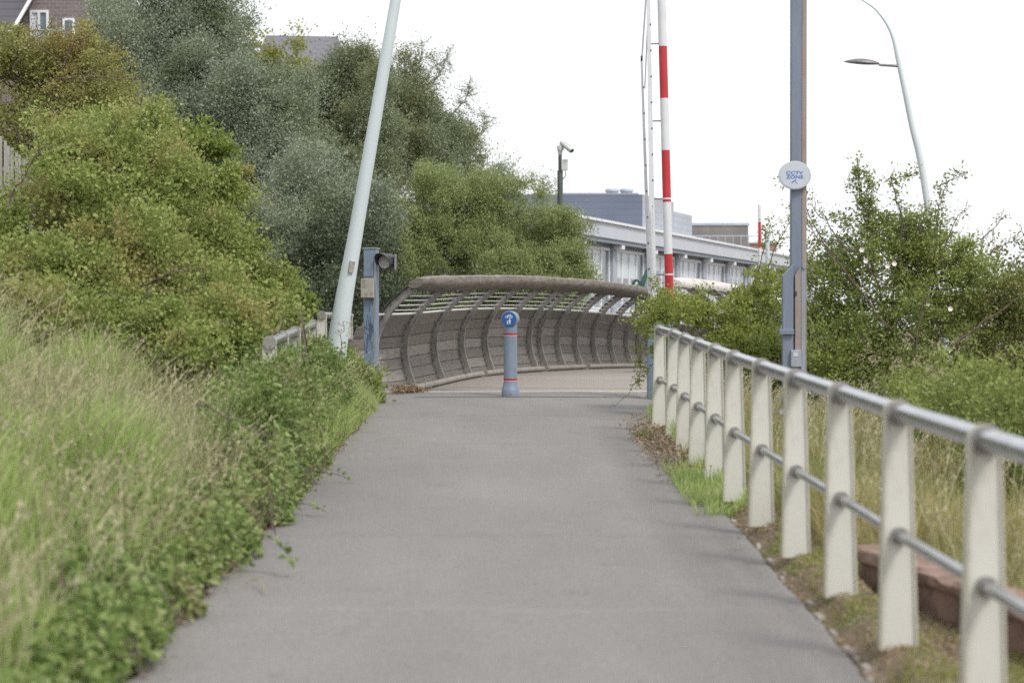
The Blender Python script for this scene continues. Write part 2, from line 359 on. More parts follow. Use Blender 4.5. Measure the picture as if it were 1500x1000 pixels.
M['litter'] = leaf_mat('leaf_litter', [(0.19, 0.125, 0.075), (0.28, 0.21, 0.13), (0.36, 0.29, 0.20)], 0.15)


# ------------------------------------------------------------------ mesh helpers
class MB:
    def __init__(s):
        s.v, s.f = [], []

    def add(s, verts, faces):
        o = len(s.v)
        s.v += [tuple(v) for v in verts]
        s.f += [tuple(i + o for i in f) for f in faces]
        return s

    def box(s, c, size, rz=0.0, rx=0.0, taper=1.0):
        hx, hy, hz = size[0] / 2, size[1] / 2, size[2] / 2
        mt = Matrix.Translation(Vector(c)) @ Matrix.Rotation(rz, 4, 'Z') @ Matrix.Rotation(rx, 4, 'X')
        vs = []
        for z, k in ((-hz, 1), (hz, taper)):
            for x, y in ((-hx, -hy), (hx, -hy), (hx, hy), (-hx, hy)):
                vs.append(mt @ Vector((x * k, y * k, z)))
        return s.add(vs, [(3, 2, 1, 0), (4, 5, 6, 7), (0, 1, 5, 4), (1, 2, 6, 5), (2, 3, 7, 6), (3, 0, 4, 7)])

    def tube(s, pts, radii, n=8, cap=True):
        pts = [Vector(p) for p in pts]
        if not isinstance(radii, (list, tuple)):
            radii = [radii] * len(pts)
        rings, up = [], None
        for i, p in enumerate(pts):
            t = (pts[min(i + 1, len(pts) - 1)] - pts[max(i - 1, 0)]).normalized()
            if up is None:
                a = Vector((0, 0, 1)) if abs(t.z) < 0.9 else Vector((0, 1, 0))
                up = (a - t * a.dot(t)).normalized()
            else:
                up = (up - t * up.dot(t)).normalized()
            sd = t.cross(up)
            rings.append([p + (up * math.cos(2 * PI * k / n) + sd * math.sin(2 * PI * k / n)) * radii[i] for k in range(n)])
        vs = [v for r in rings for v in r]
        fs = []
        for i in range(len(rings) - 1):
            for k in range(n):
                a, b = i * n + k, i * n + (k + 1) % n
                fs.append((a, a + n, b + n, b))
        if cap:
            fs.append(tuple(range(n)))
            fs.append(tuple(reversed(range((len(rings) - 1) * n, len(rings) * n))))
        return s.add(vs, fs)

    def lathe(s, prof, c, n=32):
        vs, fs = [], []
        for r, z in prof:
            for k in range(n):
                a = 2 * PI * k / n
                vs.append((c[0] + r * math.cos(a), c[1] + r * math.sin(a), c[2] + z))
        for i in range(len(prof) - 1):
            for k in range(n):
                a, b = i * n + k, i * n + (k + 1) % n
                fs.append((a, b, b + n, a + n))
        fs.append(tuple(reversed(range(n))))
        fs.append(tuple(range((len(prof) - 1) * n, len(prof) * n)))
        return s.add(vs, fs)

    def loft(s, rings, closed=True, cap=True):
        n = len(rings[0]); vs = [v for r in rings for v in r]; fs = []
        for i in range(len(rings) - 1):
            for k in range(n if closed else n - 1):
                a, b = i * n + k, i * n + (k + 1) % n
                fs.append((a, b, b + n, a + n))
        if cap and closed:
            fs.append(tuple(reversed(range(n))))
            fs.append(tuple(range((len(rings) - 1) * n, len(rings) * n)))
        return s.add(vs, fs)

    def disc(s, mt, r, depth, n=32, sx=1.0, sy=1.0):
        """short cylinder in the local XY plane of mt, thick along +Z"""
        vs = [mt @ Vector((r * sx * math.cos(2 * PI * k / n), r * sy * math.sin(2 * PI * k / n), z)) for z in (0, depth) for k in range(n)]
        fs = [(k, (k + 1) % n, (k + 1) % n + n, k + n) for k in range(n)]
        fs += [tuple(reversed(range(n))), tuple(range(n, 2 * n))]
        return s.add(vs, fs)

    def prism(s, mt, pts, depth):
        n = len(pts)
        vs = [mt @ Vector((p[0], p[1], z)) for z in (0, depth) for p in pts]
        fs = [(k, (k + 1) % n, (k + 1) % n + n, k + n) for k in range(n)]
        fs += [tuple(reversed(range(n))), tuple(range(n, 2 * n))]
        return s.add(vs, fs)


def link(name, me, m, parent=None, smooth=False):
    o = bpy.data.objects.new(name, me)
    COL.objects.link(o)
    if m is not None:
        me.materials.append(m)
    if smooth:
        me.polygons.foreach_set('use_smooth', [True] * len(me.polygons))
        try:
            me.set_sharp_from_angle(angle=math.radians(40))
        except Exception:
            pass
    if parent is not None:
        o.parent = parent
        o.matrix_parent_inverse = parent.matrix_basis.inverted()
    return o


def obj(name, mb, m, parent=None, smooth=False, bevel=0.0):
    me = bpy.data.meshes.new(name)
    me.from_pydata(mb.v, [], mb.f)
    me.update()
    o = link(name, me, m, parent, smooth)
    if bevel:
        b = o.modifiers.new('bevel', 'BEVEL'); b.width = bevel; b.segments = 2; b.limit_method = 'ANGLE'
        b.angle_limit = math.radians(35)
    return o


def tag(o, label=None, cat=None, group=None, kind=None):
    if label: o['label'] = label
    if cat: o['category'] = cat
    if group: o['group'] = group
    if kind: o['kind'] = kind
    return o


def thing(name, label, cat, loc, group=None):
    o = bpy.data.objects.new(name, None)
    COL.objects.link(o)
    o.empty_display_size = 0.2
    o.location = loc
    return tag(o, label, cat, group)


def struct(name, o):
    o['kind'] = 'structure'
    return o


def quads(name, V, m, parent=None, smooth=False, strips=1):
    """V: (N, 2*(strips+1), 3) ribbons; each ribbon is `strips` joined quads"""
    N, k, _ = V.shape
    me = bpy.data.meshes.new(name)
    me.vertices.add(N * k)
    me.vertices.foreach_set('co', V.astype(np.float32).ravel())
    base = (np.arange(N) * k)[:, None, None]
    pat = np.array([[2 * i, 2 * i + 1, 2 * i + 3, 2 * i + 2] for i in range(strips)])[None]
    idx = (base + pat).reshape(-1)
    nq = N * strips
    me.loops.add(nq * 4)
    me.loops.foreach_set('vertex_index', idx.astype(np.int32))
    me.polygons.add(nq)
    me.polygons.foreach_set('loop_start', (np.arange(nq) * 4).astype(np.int32))
    me.update(calc_edges=True)
    return link(name, me, m, parent, smooth)


def unit(a):
    return a / np.maximum(np.linalg.norm(a, axis=-1, keepdims=True), 1e-9)


def leaf_ribbons(C, A, Nn, ln, wd, fold=0.25):
    """leaf: C base point, A axis, Nn normal -> 2-strip ribbons (6 verts) with a rounded outline and a droop"""
    A = unit(A); S = unit(np.cross(Nn, A)); Nn = unit(np.cross(A, S))
    ln = ln[:, None]; wd = wd[:, None]
    p = []
    for t, w, d in ((0.0, 0.22, 0.0), (0.45, 1.0, 0.10), (1.0, 0.16, -0.12)):
        mid = C + A * ln * t + Nn * ln * d * (fold * 4)
        p += [mid - S * wd * w * 0.5, mid + S * wd * w * 0.5]
    return np.stack(p, 1)


def leaf_quads(C, A, Nn, ln, wd):
    A = unit(A); S = unit(np.cross(Nn, A))
    ln = ln[:, None]; wd = wd[:, None]
    mid = C + A * ln * 0.45
    return np.stack([C, mid - S * wd * 0.5, mid + S * wd * 0.5, C + A * ln], 1)


def sublobes(blobs, per, rg, k=0.42, lv=1.0):
    """break each ellipsoid into smaller billows set round its outside, of uneven size"""
    out = []
    for b in blobs:
        b = np.array(b)
        for _ in range(per):
            d = unit(rg.normal(size=3) + np.array([0, -0.25, 0.25]))
            r = k * rg.uniform(0.55, 1.25)
            q = b[:3] + d * b[3:6] * rg.uniform(0.62, 0.98)
            rr = r * float(np.mean(b[3:6]))
            out.append((*q, rr * rg.uniform(.9, 1.35), rr * 1.1, rr * rg.uniform(.7, 1.0) * lv))
        out.append((*b[:3], *(b[3:6] * 0.7)))
    return out


def blob_points(blobs, n, rg, shell=0.55):
    """points spread through a set of ellipsoids, more of them near the outside"""
    vol = np.array([b[3] * b[4] * b[5] for b in blobs]) ** 0.75
    which = rg.choice(len(blobs), n, p=vol / vol.sum())
    B = np.array(blobs)[which]
    d = unit(rg.normal(size=(n, 3)))
    r = np.where(rg.random(n) < shell, rg.uniform(0.78, 1.03, n), rg.random(n) ** (1 / 3))
    return B[:, :3] + d * r[:, None] * B[:, 3:6], d


def foliage(blobs, nclump, nleaf, cr, ln, seed, shell=0.6, up=0.35, aspect=0.55, droop=0.0, zmin=None, flat=0.7, near=False, lobes=8, lk=0.42, lv=1.0):
    rg = np.random.default_rng(seed)
    if lobes:
        blobs = sublobes(blobs, lobes, rg, lk, lv)
    cc, cd = blob_points(blobs, nclump, rg, shell)
    if zmin is not None:
        k = cc[:, 2] > zmin
        cc, cd = cc[k], cd[k]
    n = len(cc)
    crs = cr * rg.uniform(0.5, 1.5, n)
    nl = np.maximum(3, (nleaf * rg.uniform(0.4, 1.6, n)).astype(int))
    idx = np.repeat(np.arange(n), nl)
    T = len(idx)
    off = rg.normal(size=(T, 3)) * 0.5
    off[:, 2] *= flat
    C = cc[idx] + off * crs[idx][:, None]
    A = unit(rg.normal(size=(T, 3)) + cd[idx] * 0.7 + off * 0.6 + np.array([0, 0, up - droop]))
    Nn = rg.normal(size=(T, 3)) + np.array([0, 0, 0.8])
    L = ln * rg.uniform(0.6, 1.35, T)
    f = leaf_ribbons if near else leaf_quads
    return f(C, A, Nn, L, L * aspect * rg.uniform(0.8, 1.2, T)), cc


def branch_pts(a, b, rg, n=6, wob=0.08, sag=0.0):
    a, b = Vector(a), Vector(b)
    ln = (b - a).length
    pts = []
    for i in range(n + 1):
        t = i / n
        p = a.lerp(b, t)
        if 0 < i < n:
            p += Vector(rg.normal(size=3) * wob * ln * 0.35)
        p.z += sag * ln * 4 * t * (1 - t)
        pts.append(p)
    return pts


def plant(name, label, cat, loc, blobs, nclump, nleaf, cr, ln, seed, lm, bm, trunk_r=0.12, ntrunk=1, nlimb=20, group=None, sprays=(),
          spray_r=0.012, spray_leaf=None, extra_twigs=0, cane_len=0.7, **kw):
    """shrub or tree: stems running from the root into the crown (trunk) + leaf clumps (crown)"""
    rg = np.random.default_rng(seed + 1000)
    t = thing(name, label, cat, loc, group)
    V, cc = foliage(blobs, nclump, nleaf, cr, ln, seed, **kw)
    loc = Vector(loc)
    B = np.array(blobs)
    stems = []
    for k in range(ntrunk):
        i = k % len(blobs)
        top = Vector(B[i, :3]) + Vector((0, 0, B[i, 5] * 0.45))
        base = loc + Vector((rg.normal() * 0.15, rg.normal() * 0.15, -0.1)) * (1 if ntrunk > 1 else 0.2)
        pts = branch_pts(base, top, rg, 8, 0.07)
        rr = [trunk_r * (1 - 0.85 * j / 8) for j in range(9)]
        mb = MB(); mb.tube(pts, rr, 8)
        stems.append((mb, [(pts[j], rr[j]) for j in range(2, 8)]))
    pick = rg.choice(len(cc), min(nlimb, len(cc)), replace=False)
    for i in pick:
        tip = Vector(cc[i])
        mb, f, fr = min(((m_, p_, r_) for m_, fk in stems for p_, r_ in fk), key=lambda q: (q[1] - tip).length + (2.0 if q[1].z > tip.z else 0))
        pts = branch_pts(f, tip, rg, 5, 0.12, 0.05)
        r0 = min(fr * 0.6, trunk_r * 0.45)
        mb.tube(pts, [r0 * (1 - 0.8 * j / 5) + 0.004 for j in range(6)], 5)
    for mb, _ in stems:
        obj('trunk' if ntrunk == 1 or trunk_r > 0.1 else 'stem', mb, bm, t, True)
    parts = [V]
    for sp in sprays:      # named arching branches seen against the sky
        pts = [Vector(p) for p in sp['pts']]
        # smooth polyline
        fine = []
        for i in range(len(pts) - 1):
            for j in range(6):
                fine.append(pts[i].lerp(pts[i + 1], j / 6) + Vector(rg.normal(size=3) * 0.012))
        fine.append(pts[-1])
        mb = MB()
        r0 = sp.get('r', spray_r)
        mb.tube(fine, [r0 * (1 - 0.75 * i / (len(fine) - 1)) for i in range(len(fine))], 5)
        cs, ds = [], []
        for q in range(sp.get('twigs', 10)):
            i = int(rg.integers(int(len(fine) * sp.get('from', 0.25)), len(fine)))
            d = Vector(unit(rg.normal(size=3) + np.array([0, 0, 0.4]))) * sp.get('tl', 0.22) * rg.uniform(0.4, 1.3)
            tp = [fine[i], fine[i] + d * 0.5 + Vector(rg.normal(size=3) * 0.01), fine[i] + d]
            mb.tube(tp, [r0 * 0.35, r0 * 0.28, r0 * 0.15], 4)
            for w in range(sp.get('leaves', 14)):
                u = rg.uniform(0.15, 1.1)
                cs.append(np.array(fine[i] + d * u) + rg.normal(size=3) * sp.get('spread', 0.03)); ds.append(rg.normal(size=3) + np.array(d) * 3)
        if cs:
            cs, ds = np.array(cs), np.array(ds)
            L = ln * rg.uniform(0.5, 1.2, len(cs)) * sp.get('ls', 0.9)
            f = leaf_ribbons if kw.get('near') else leaf_quads
            parts.append(f(cs, ds, rg.normal(size=(len(cs), 3)), L, L * 0.55))
        obj('branch', mb, bm, t, True)
    for q in range(extra_twigs):
        i = int(rg.integers(len(cc)))
        dd_ = np.linalg.norm(cc - cc[i], axis=1)
        near_ = np.where((dd_ > .35 * cane_len) & (dd_ < 1.1 * cane_len))[0]
        if not len(near_): continue
        a_, b_ = Vector(cc[i]), Vector(cc[int(rg.choice(near_))])
        lift = Vector((rg.normal() * .05, -.22, .22)) * cane_len
        mbc = MB(); mbc.tube(catmull([a_, a_.lerp(b_, .35) + lift, a_.lerp(b_, .75) + lift * .8, b_ + lift * .3], 5), [spray_r * .55 * (1 - .6 * k_ / 15) for k_ in range(16)], 4)
        obj('cane', mbc, bm, t, True)
    V = np.concatenate(parts)
    quads('crown', V, lm, t, strips=2 if kw.get('near') else 1)
    return t


def grass(name, P, h, lm, seed, width=0.006, lean=0.35, parent=None, wind=(0.1, 0.0)):
    rg = np.random.default_rng(seed)
    n = len(P)
    a = rg.uniform(0, 2 * PI, n)
    D = np.stack([np.cos(a), np.sin(a), np.zeros(n)], 1) * (lean * rg.uniform(0.2, 1.4, n))[:, None] + np.array([*wind, 0])
    fa = rg.uniform(0, 2 * PI, n)
    S = np.stack([np.cos(fa), np.sin(fa), np.zeros(n)], 1)
    hh = (h * rg.uniform(0.45, 1.25, n))[:, None]
    w = (width * rg.uniform(0.6, 1.4, n))[:, None]
    p = []
    for t, k in ((0, 1.0), (0.4, 0.9), (0.75, 0.6), (1.0, 0.08)):
        c = P + np.array([0, 0, 1.0]) * hh * (t - 0.18 * t * t * np.linalg.norm(D, axis=1)[:, None] * 2) + D * hh * t * t
        p += [c - S * w * k, c + S * w * k]
    return np.stack(p, 1)


def seed_heads(P, h, seed, lean=0.25):
    """stalks with a feathery panicle: returns stalk ribbons and head quads"""
    rg = np.random.default_rng(seed)
    n = len(P)
    a = rg.uniform(0, 2 * PI, n)
    D = np.stack([np.cos(a), np.sin(a), np.zeros(n)], 1) * (lean * rg.uniform(0.2, 1.5, n))[:, None] + np.array([0.10, 0, 0])
    hh = (h * rg.uniform(0.65, 1.25, n))[:, None]
    fa = rg.uniform(0, 2 * PI, n)
    S = np.stack([np.cos(fa), np.sin(fa), np.zeros(n)], 1)
    p, pos = [], {}
    for t in (0, 0.4, 0.75, 1.0):
        c = P + np.array([0, 0, 1.0]) * hh * (t - 0.12 * t * t) + D * hh * t * t
        p += [c - S * 0.0018, c + S * 0.0018]
        pos[t] = c
    k = 14
    u = rg.uniform(0.72, 1.02, (n, k, 1))
    c0 = P[:, None] + np.array([0, 0, 1.0]) * hh[:, None] * (u - 0.12 * u * u) + D[:, None] * hh[:, None] * u * u
    A = unit(D[:, None] * 1.4 + np.array([0, 0, 1.0]) + rg.normal(size=(n, k, 3)) * 0.35)
    N2 = rg.normal(size=(n, k, 3))
    L = 0.030 * rg.uniform(0.6, 1.4, n * k)
    H = leaf_quads(c0.reshape(-1, 3), A.reshape(-1, 3), N2.reshape(-1, 3), L, L * 0.30)
    st = np.stack(p, 1)
    return st, H


def lerp_pts(tab, y):
    ys = [t[0] for t in tab]; xs = [t[1] for t in tab]
    return float(np.interp(y, ys, xs))


# ------------------------------------------------------------------ ground, path
def build_ground():
    xs = np.concatenate([[-1500, -500, -150, -60, -35], np.arange(-24, -6, 1.0), np.arange(-6, -1.7, 0.2), [-1.62, -1.5],
                         np.arange(-1.2, 1.3, 0.4), [1.39, 1.45, 1.5, 1.56, 1.64, 1.7, 1.78, 1.86, 1.94], np.arange(2.0, 7, 0.25), np.arange(7, 30, 1.5), [45, 80, 200, 600, 1500]])
    ys = np.concatenate([[-30, -10, 0], np.arange(2, 36, 0.4), np.arange(36, 70, 2.0), [80, 100, 130, 200, 400, 900, 2500]])
    X, Y = np.meshgrid(xs, ys)
    Z = terrain(X, Y)
    V = np.stack([X, Y, Z], -1).reshape(-1, 3)
    nx, ny = len(xs), len(ys)
    fs = [(j * nx + i, j * nx + i + 1, (j + 1) * nx + i + 1, (j + 1) * nx + i) for j in range(ny - 1) for i in range(nx - 1)]
    mb = MB(); mb.v = [tuple(v) for v in V]; mb.f = fs
    struct('ground', obj('ground', mb, M['soil'], smooth=True))


build_ground()


def path_right(y):
    return lerp_pts([(0, 1.40), (9, 1.40), (14.5, 1.42), (20, 1.44), (25, 1.62), (28.6, 1.95)], y) + 0.008 * math.sin(y * 2.1) + 0.006 * math.sin(y * 7.3) + 0.004 * math.sin(y * 19)


def path_left(y):
    return lerp_pts([(0, -1.52), (15, -1.52), (24, -1.66), (28.6, -1.85)], y) + 0.03 * math.sin(y * 3.3) + 0.022 * math.sin(y * 8.9 + 1) + 0.012 * math.sin(y * 21)


mb = MB()
ys = np.arange(-8, RAMP_END + 0.01, 0.15)
rows = []
for y in ys:
    xl, xr = path_left(y), path_right(y)
    z = float(ramp(y))
    rows.append([(xl + (xr - xl) * k / 6, y, z + 0.012 * math.sin(PI * k / 6)) for k in range(7)])
mb.loft(rows, closed=False)
mb.f = [tuple(reversed(f)) for f in mb.f]
mb.f = [f for f in mb.f]
struct('path', obj('path', mb, M['asphalt'], smooth=True))


# darker joint strip just in front of the bridge and the pale joint plate
def path_z(x, y):
    xl, xr = path_left(y), path_right(y)
    return float(ramp(y)) + 0.012 * math.sin(PI * min(max((x - xl) / (xr - xl), 0), 1))


def strip(name, y0, y1, x0, x1, dz, m):
    mb = MB(); rows = []
    for k in range(13):
        x = x0 + (x1 - x0) * k / 12
        rows.append([(x, y0 + 0.02 * math.sin(k * 2.2), path_z(x, y0) + dz), (x, y1 + 0.02 * math.sin(k * 1.7 + 1), path_z(x, y1) + dz)])
    mb.loft(rows, closed=False)
    mb.f = [tuple(reversed(f)) for f in mb.f]
    return struct(name, obj(name, mb, m))


strip('asphalt_patch', 27.35, 28.35, -1.25, 1.66, 0.005, M['darkpatch'])

# ------------------------------------------------------------------ bridge
BP = [Vector(p) for p in ((-2.12, 27.95, .68), (-1.66, 28.85, .69), (-1.40, 29.75, .71), (-.66, 33.4, .80), (.43, 36.6, .815), (1.36, 39.6, .79), (2.62, 44.9, .70),
                          (4.6, 53.0, .50), (7.6, 62.0, .25))]


def catmull(P, m=24):
    out = []
    n = len(P)
    for i in range(n - 1):
        p0, p1, p2, p3 = P[max(i - 1, 0)], P[i], P[i + 1], P[min(i + 2, n - 1)]
        for j in range(m):
            t = j / m
            out.append(0.5 * ((2 * p1) + (p2 - p0) * t + (2 * p0 - 5 * p1 + 4 * p2 - p3) * t * t + (3 * p1 - p0 - 3 * p2 + p3) * t ** 3))
    out.append(P[-1])
    return out


CUR = catmull(BP)
# smooth the plan so that the parapet has no kinks
for _ in range(60):
    CUR = [CUR[0]] + [(CUR[i - 1] + CUR[i] * 2 + CUR[i + 1]) / 4 for i in range(1, len(CUR) - 1)] + [CUR[-1]]
ARC = [0.0]
for i in range(1, len(CUR)):
    ARC.append(ARC[-1] + (CUR[i] - CUR[i - 1]).length)
ARC = np.array(ARC); CA = np.array([tuple(c) for c in CUR])


def frame(s):
    p = Vector([float(np.interp(s, ARC, CA[:, k])) for k in range(3)])
    q = Vector([float(np.interp(s + 0.4, ARC, CA[:, k])) - float(np.interp(s - 0.4, ARC, CA[:, k])) for k in range(3)])
    q.z = 0
    q.normalize()
    return p, q, Vector((q.y, -q.x, 0))      # point, along, inward (to the right)


def s_at_px(px):
    best = None
    for s in np.arange(0, 26, 0.02):
        p = frame(s)[0]
        e = abs(750 + F * p.x / p.y - px)
        if best is None or e < best[0]:
            best = (e, s)
    return best[1]


PROF = [(0.0, 0.0), (-0.085, 0.22), (-0.135, 0.50), (-0.10, 0.76), (0.0, 0.95), (0.16, 1.17), (0.33, 1.31), (0.50, 1.40)]


def prof(h):
    hs = [p[1] for p in PROF]; os_ = [p[0] for p in PROF]
    # smooth interpolation
    v = 0
    for w, d in ((0.25, -0.06), (0.5, 0), (0.25, 0.06)):
        v += w * float(np.interp(h + d, hs, os_))
    return v


def pt(s, o, h, side=1):
    """side=1: left parapet; side=-1: right parapet (mirrored across the deck)"""
    p, t, n = frame(s)
    if side == 1:
        return p + n * o + Vector((0, 0, h))
    return p + n * (DECK_W - o) + Vector((0, 0, h))


DECK_W = 3.25
bridge = thing('footbridge', 'curved timber footbridge with ribbed, inward leaning parapets and thick rounded handrails', 'footbridge', (0.0, 28.6, 0.686))

# deck boards across
mb = MB()
s = 0.3
s0d = s
while s < ARC[-1] - 0.3:
    w = 0.14
    a0, a1 = pt(s, -0.12, -0.02), pt(s, DECK_W + 0.12, -0.02)
    b0, b1 = pt(s + w - 0.012, -0.12, -0.02), pt(s + w - 0.012, DECK_W + 0.12, -0.02)
    if min(a0.y, a1.y) > 28.72:
        dn = Vector((0, 0, -0.05))
        mb.add([a0 + dn, a1 + dn, b1 + dn, b0 + dn, a0, a1, b1, b0], [(4, 5, 6, 7), (0, 1, 5, 4), (2, 3, 7, 6), (1, 2, 6, 5), (3, 0, 4, 7)])
    s += w
obj('deck', mb, M['deck'], bridge)
# apron between the path end and the skewed first deck boards, and the support below
mb = MB()
mb.add([(-1.95, 28.6, .684), (2.2, 28.6, .684), (2.5, 31.6, .70), (-1.2, 31.6, .72), (-1.95, 28.6, .4), (2.2, 28.6, .4), (2.5, 31.6, .4), (-1.2, 31.6, .4)],
       [(0, 1, 2, 3), (4, 7, 6, 5), (0, 4, 5, 1), (1, 5, 6, 2), (2, 6, 7, 3), (3, 7, 4, 0)])
obj('abutment', mb, M['darkpatch'], bridge)
mb = MB(); mb.box((0.1, 28.62, 0.6935), (3.9, 0.26, 0.02))
obj('joint_plate', mb, M['joint'], bridge, bevel=0.004)
mb = MB()
for o in (0.35, DECK_W - 0.35):
    ring = []
    for s in np.arange(2.6, ARC[-1] - 0.3, 1.0):
        c = pt(s, o, -0.30)
        p_, t_, n_ = frame(s)
        ring.append([c - n_ * .12 + Vector((0, 0, -.2)), c + n_ * .12 + Vector((0, 0, -.2)), c + n_ * .12 + Vector((0, 0, .22)), c - n_ * .12 + Vector((0, 0, .22))])
    mb.loft(ring)
obj('girder', mb, M['darkmetal'], bridge)


def rib(s, side=1, hmax=1.40, d=0.100, w=0.048):
    mb = MB(); rings = []
    H = np.linspace(-0.06, hmax, 17)
    p_, t_, n_ = frame(s)
    for i, h in enumerate(H):
        o = prof(h)
        dh = 0.03
        to, th = prof(h + dh) - prof(h - dh), 2 * dh
        L = math.hypot(to, th); no, nh = -th / L * -1, -to / L    # normal pointing inward
        c = pt(s, o, h, side)
        nv = (n_ * side) * no + Vector((0, 0, nh))
        dd = d * (1.15 - 0.35 * i / 16)
        a, b = c - nv * 0.02, c + nv * dd
        rings.append([a - t_ * w / 2, b - t_ * w / 2, b + t_ * w / 2, a + t_ * w / 2])
    mb.loft(rings)
    o = obj('rib', mb, M['rib'], bridge, bevel=0.004)
    # thin dark bolted flange on the edge of the rib
    mb = MB(); rings = []
    for i, h in enumerate(H):
        oo = prof(h); to, th = prof(h + .03) - prof(h - .03), .06
        L = math.hypot(to, th); no, nh = th / L, -to / L
        c = pt(s, oo, h, side); nv = (n_ * side) * no + Vector((0, 0, nh))
        a = c - nv * 0.035; b = c - nv * 0.02
        rings.append([a - t_ * .06, b - t_ * .06, b + t_ * .06, a + t_ * .06])
    mb.loft(rings)
    for h in np.arange(0.06, hmax - 0.1, 0.085):
        oo = prof(h); c = pt(s, oo, h, side)
        mb.box(c - t_ * (w / 2 + 0.003) + n_ * side * 0.025, (0.014, 0.010, 0.014))
    obj('rib_flange', mb, M['ribdark'], o)
    return o


def panel(sa, sb, side=1, hmin=-0.03, hmax=1.035, cut=None):
    rows = 7
    mb = MB()
    step = (hmax - hmin) / rows
    k = max(2, int((sb - sa) / 0.35) + 1)
    for r in range(rows):
        h0, h1 = hmin + r * step + 0.006, hmin + (r + 1) * step - 0.006
        a_, b_ = sa + random.uniform(-.01, .01), sb
        if cut:
            a_ = sa + cut((h0 + h1) / 2)
        rings = []
        jj = random.uniform(-0.006, 0.006)
        for i in range(k):
            s = a_ + (b_ - a_) * i / (k - 1)
            p0, p1 = pt(s, prof(h0) + jj, h0, side), pt(s, prof(h1) + jj, h1, side)
            p_, t_, n_ = frame(s)
            ov = -n_ * side * 0.035
            up_ = Vector((0, 0, 0.0055))
            rings.append([p0 + ov - up_, p1 + ov + up_, p1, p0])
        mb.loft(rings)
    return obj('plank_panel', mb, M['plank'], bridge)


RIBS = [s_at_px(x) for x in (600, 643, 683, 717, 750, 781, 796, 822, 848, 874, 899, 922)]
first = s_at_px(556)
RIBS = [first] + RIBS
sp_ = RIBS[-1] - RIBS[-2]
for k in range(9):
    RIBS.append(RIBS[-1] + 1.4)
RIBS = [s for s in RIBS if s < ARC[-1] - 0.5]
for s in RIBS:
    rib(s)
for a, b in zip(RIBS[:-1], RIBS[1:]):
    panel(a + 0.035, b - 0.035)
# tapering end panel this side of the first rib
panel(0.02, first - 0.035, cut=lambda h: 0.0 + 0.40 * (h / 1.035) ** 2)
# taut wires between the handrail and the boards
mbw = MB()
for h in (1.10, 1.165, 1.23, 1.29):
    pts = [pt(s, prof(h) + 0.05, h) for s in np.arange(first, RIBS[-1], 0.5)]
    mbw = MB(); mbw.tube(pts, 0.0075, 6)
    obj('wire_rail', mbw, M['wire'], bridge, True)
mb = MB(); pts = [pt(s, prof(1.04) + 0.02, 1.047) for s in np.arange(first - .3, RIBS[-1], 0.5)]
mb.tube(pts, 0.014, 6); obj('top_batten', mb, M['wire'], bridge, True)


def handrail(sa, sb, side, m, endcut=True, dz=0.0):
    mb = MB(); rings = []
    ss = np.arange(sa, sb, 0.22)
    n = 14
    rg = np.random.default_rng(5 + side)
    for i, s in enumerate(ss):
        c = pt(s, 0.58, 1.46 + dz, side)
        p_, t_, n_ = frame(s)
        k = 1.0
        e = min(i, 3) / 3
        k = 0.62 + 0.38 * math.sqrt(e) if endcut else 1
        ring = []
        for j in range(n):
            a = 2 * PI * j / n
            ro = 0.180 * k; rh = 0.098 * k
            x, y = math.copysign(abs(math.cos(a)) ** 0.8, math.cos(a)) * ro, math.copysign(abs(math.sin(a)) ** 0.8, math.sin(a)) * rh
            # the rail tilts with the parapet: outer edge lower
            yy = y + 0.22 * x
            jit = rg.normal() * 0.003
            ring.append(c + n_ * side * x + Vector((0, 0, yy + jit)) - t_ * (0.0 if i else 0.0))
        rings.append(ring)
    mb.loft(rings)
    return obj('handrail', mb, m, bridge, True)


handrail(first - 0.05, RIBS[-1], 1, M['handrail'])


def kerb_log(sa, sb, side, r=0.044):
    mb = MB()
    pts = [pt(s, 0.17, 0.03, side) for s in np.arange(sa, sb, 0.3)]
    mb.tube(pts, r, 10)
    obj('kerb_rail', mb, M['kerbwood'], bridge, True)


segs = [RIBS[0] + 0.75, RIBS[3] + 0.5, RIBS[6] + 0.2, RIBS[9], RIBS[12], RIBS[-1]]
for a, b in zip(segs[:-1], segs[1:]):
    kerb_log(a + 0.015, b - 0.015, 1)
# right parapet: starts farther along
def s_right(px):
    best = None
    for s in np.arange(2, 26, 0.02):
        p = pt(s, 0.58, 1.46, -1)
        e = abs(750 + F * p.x / p.y - px)
        if best is None or e < best[0]: best = (e, s)
    return best[1]
sr = s_right(990)
handrail(sr, RIBS[-1], -1, M['handrail_pale'])
RR = [sr + 0.5 + 1.4 * k for k in range(12) if sr + 0.5 + 1.4 * k < ARC[-1] - 0.6]
for s in RR:
    rib(s, -1)
for a, b in zip(RR[:-1], RR[1:]):
    panel(a + 0.035, b - 0.035, -1)
kerb_log(sr, RIBS[-1], -1)
for h in (1.10, 1.18, 1.26):
    mbw = MB(); mbw.tube([pt(s, prof(h) + 0.05, h, -1) for s in np.arange(RR[0], RR[-1], 0.5)], 0.0075, 6)
    obj('wire_rail', mbw, M['wire'], bridge, True)

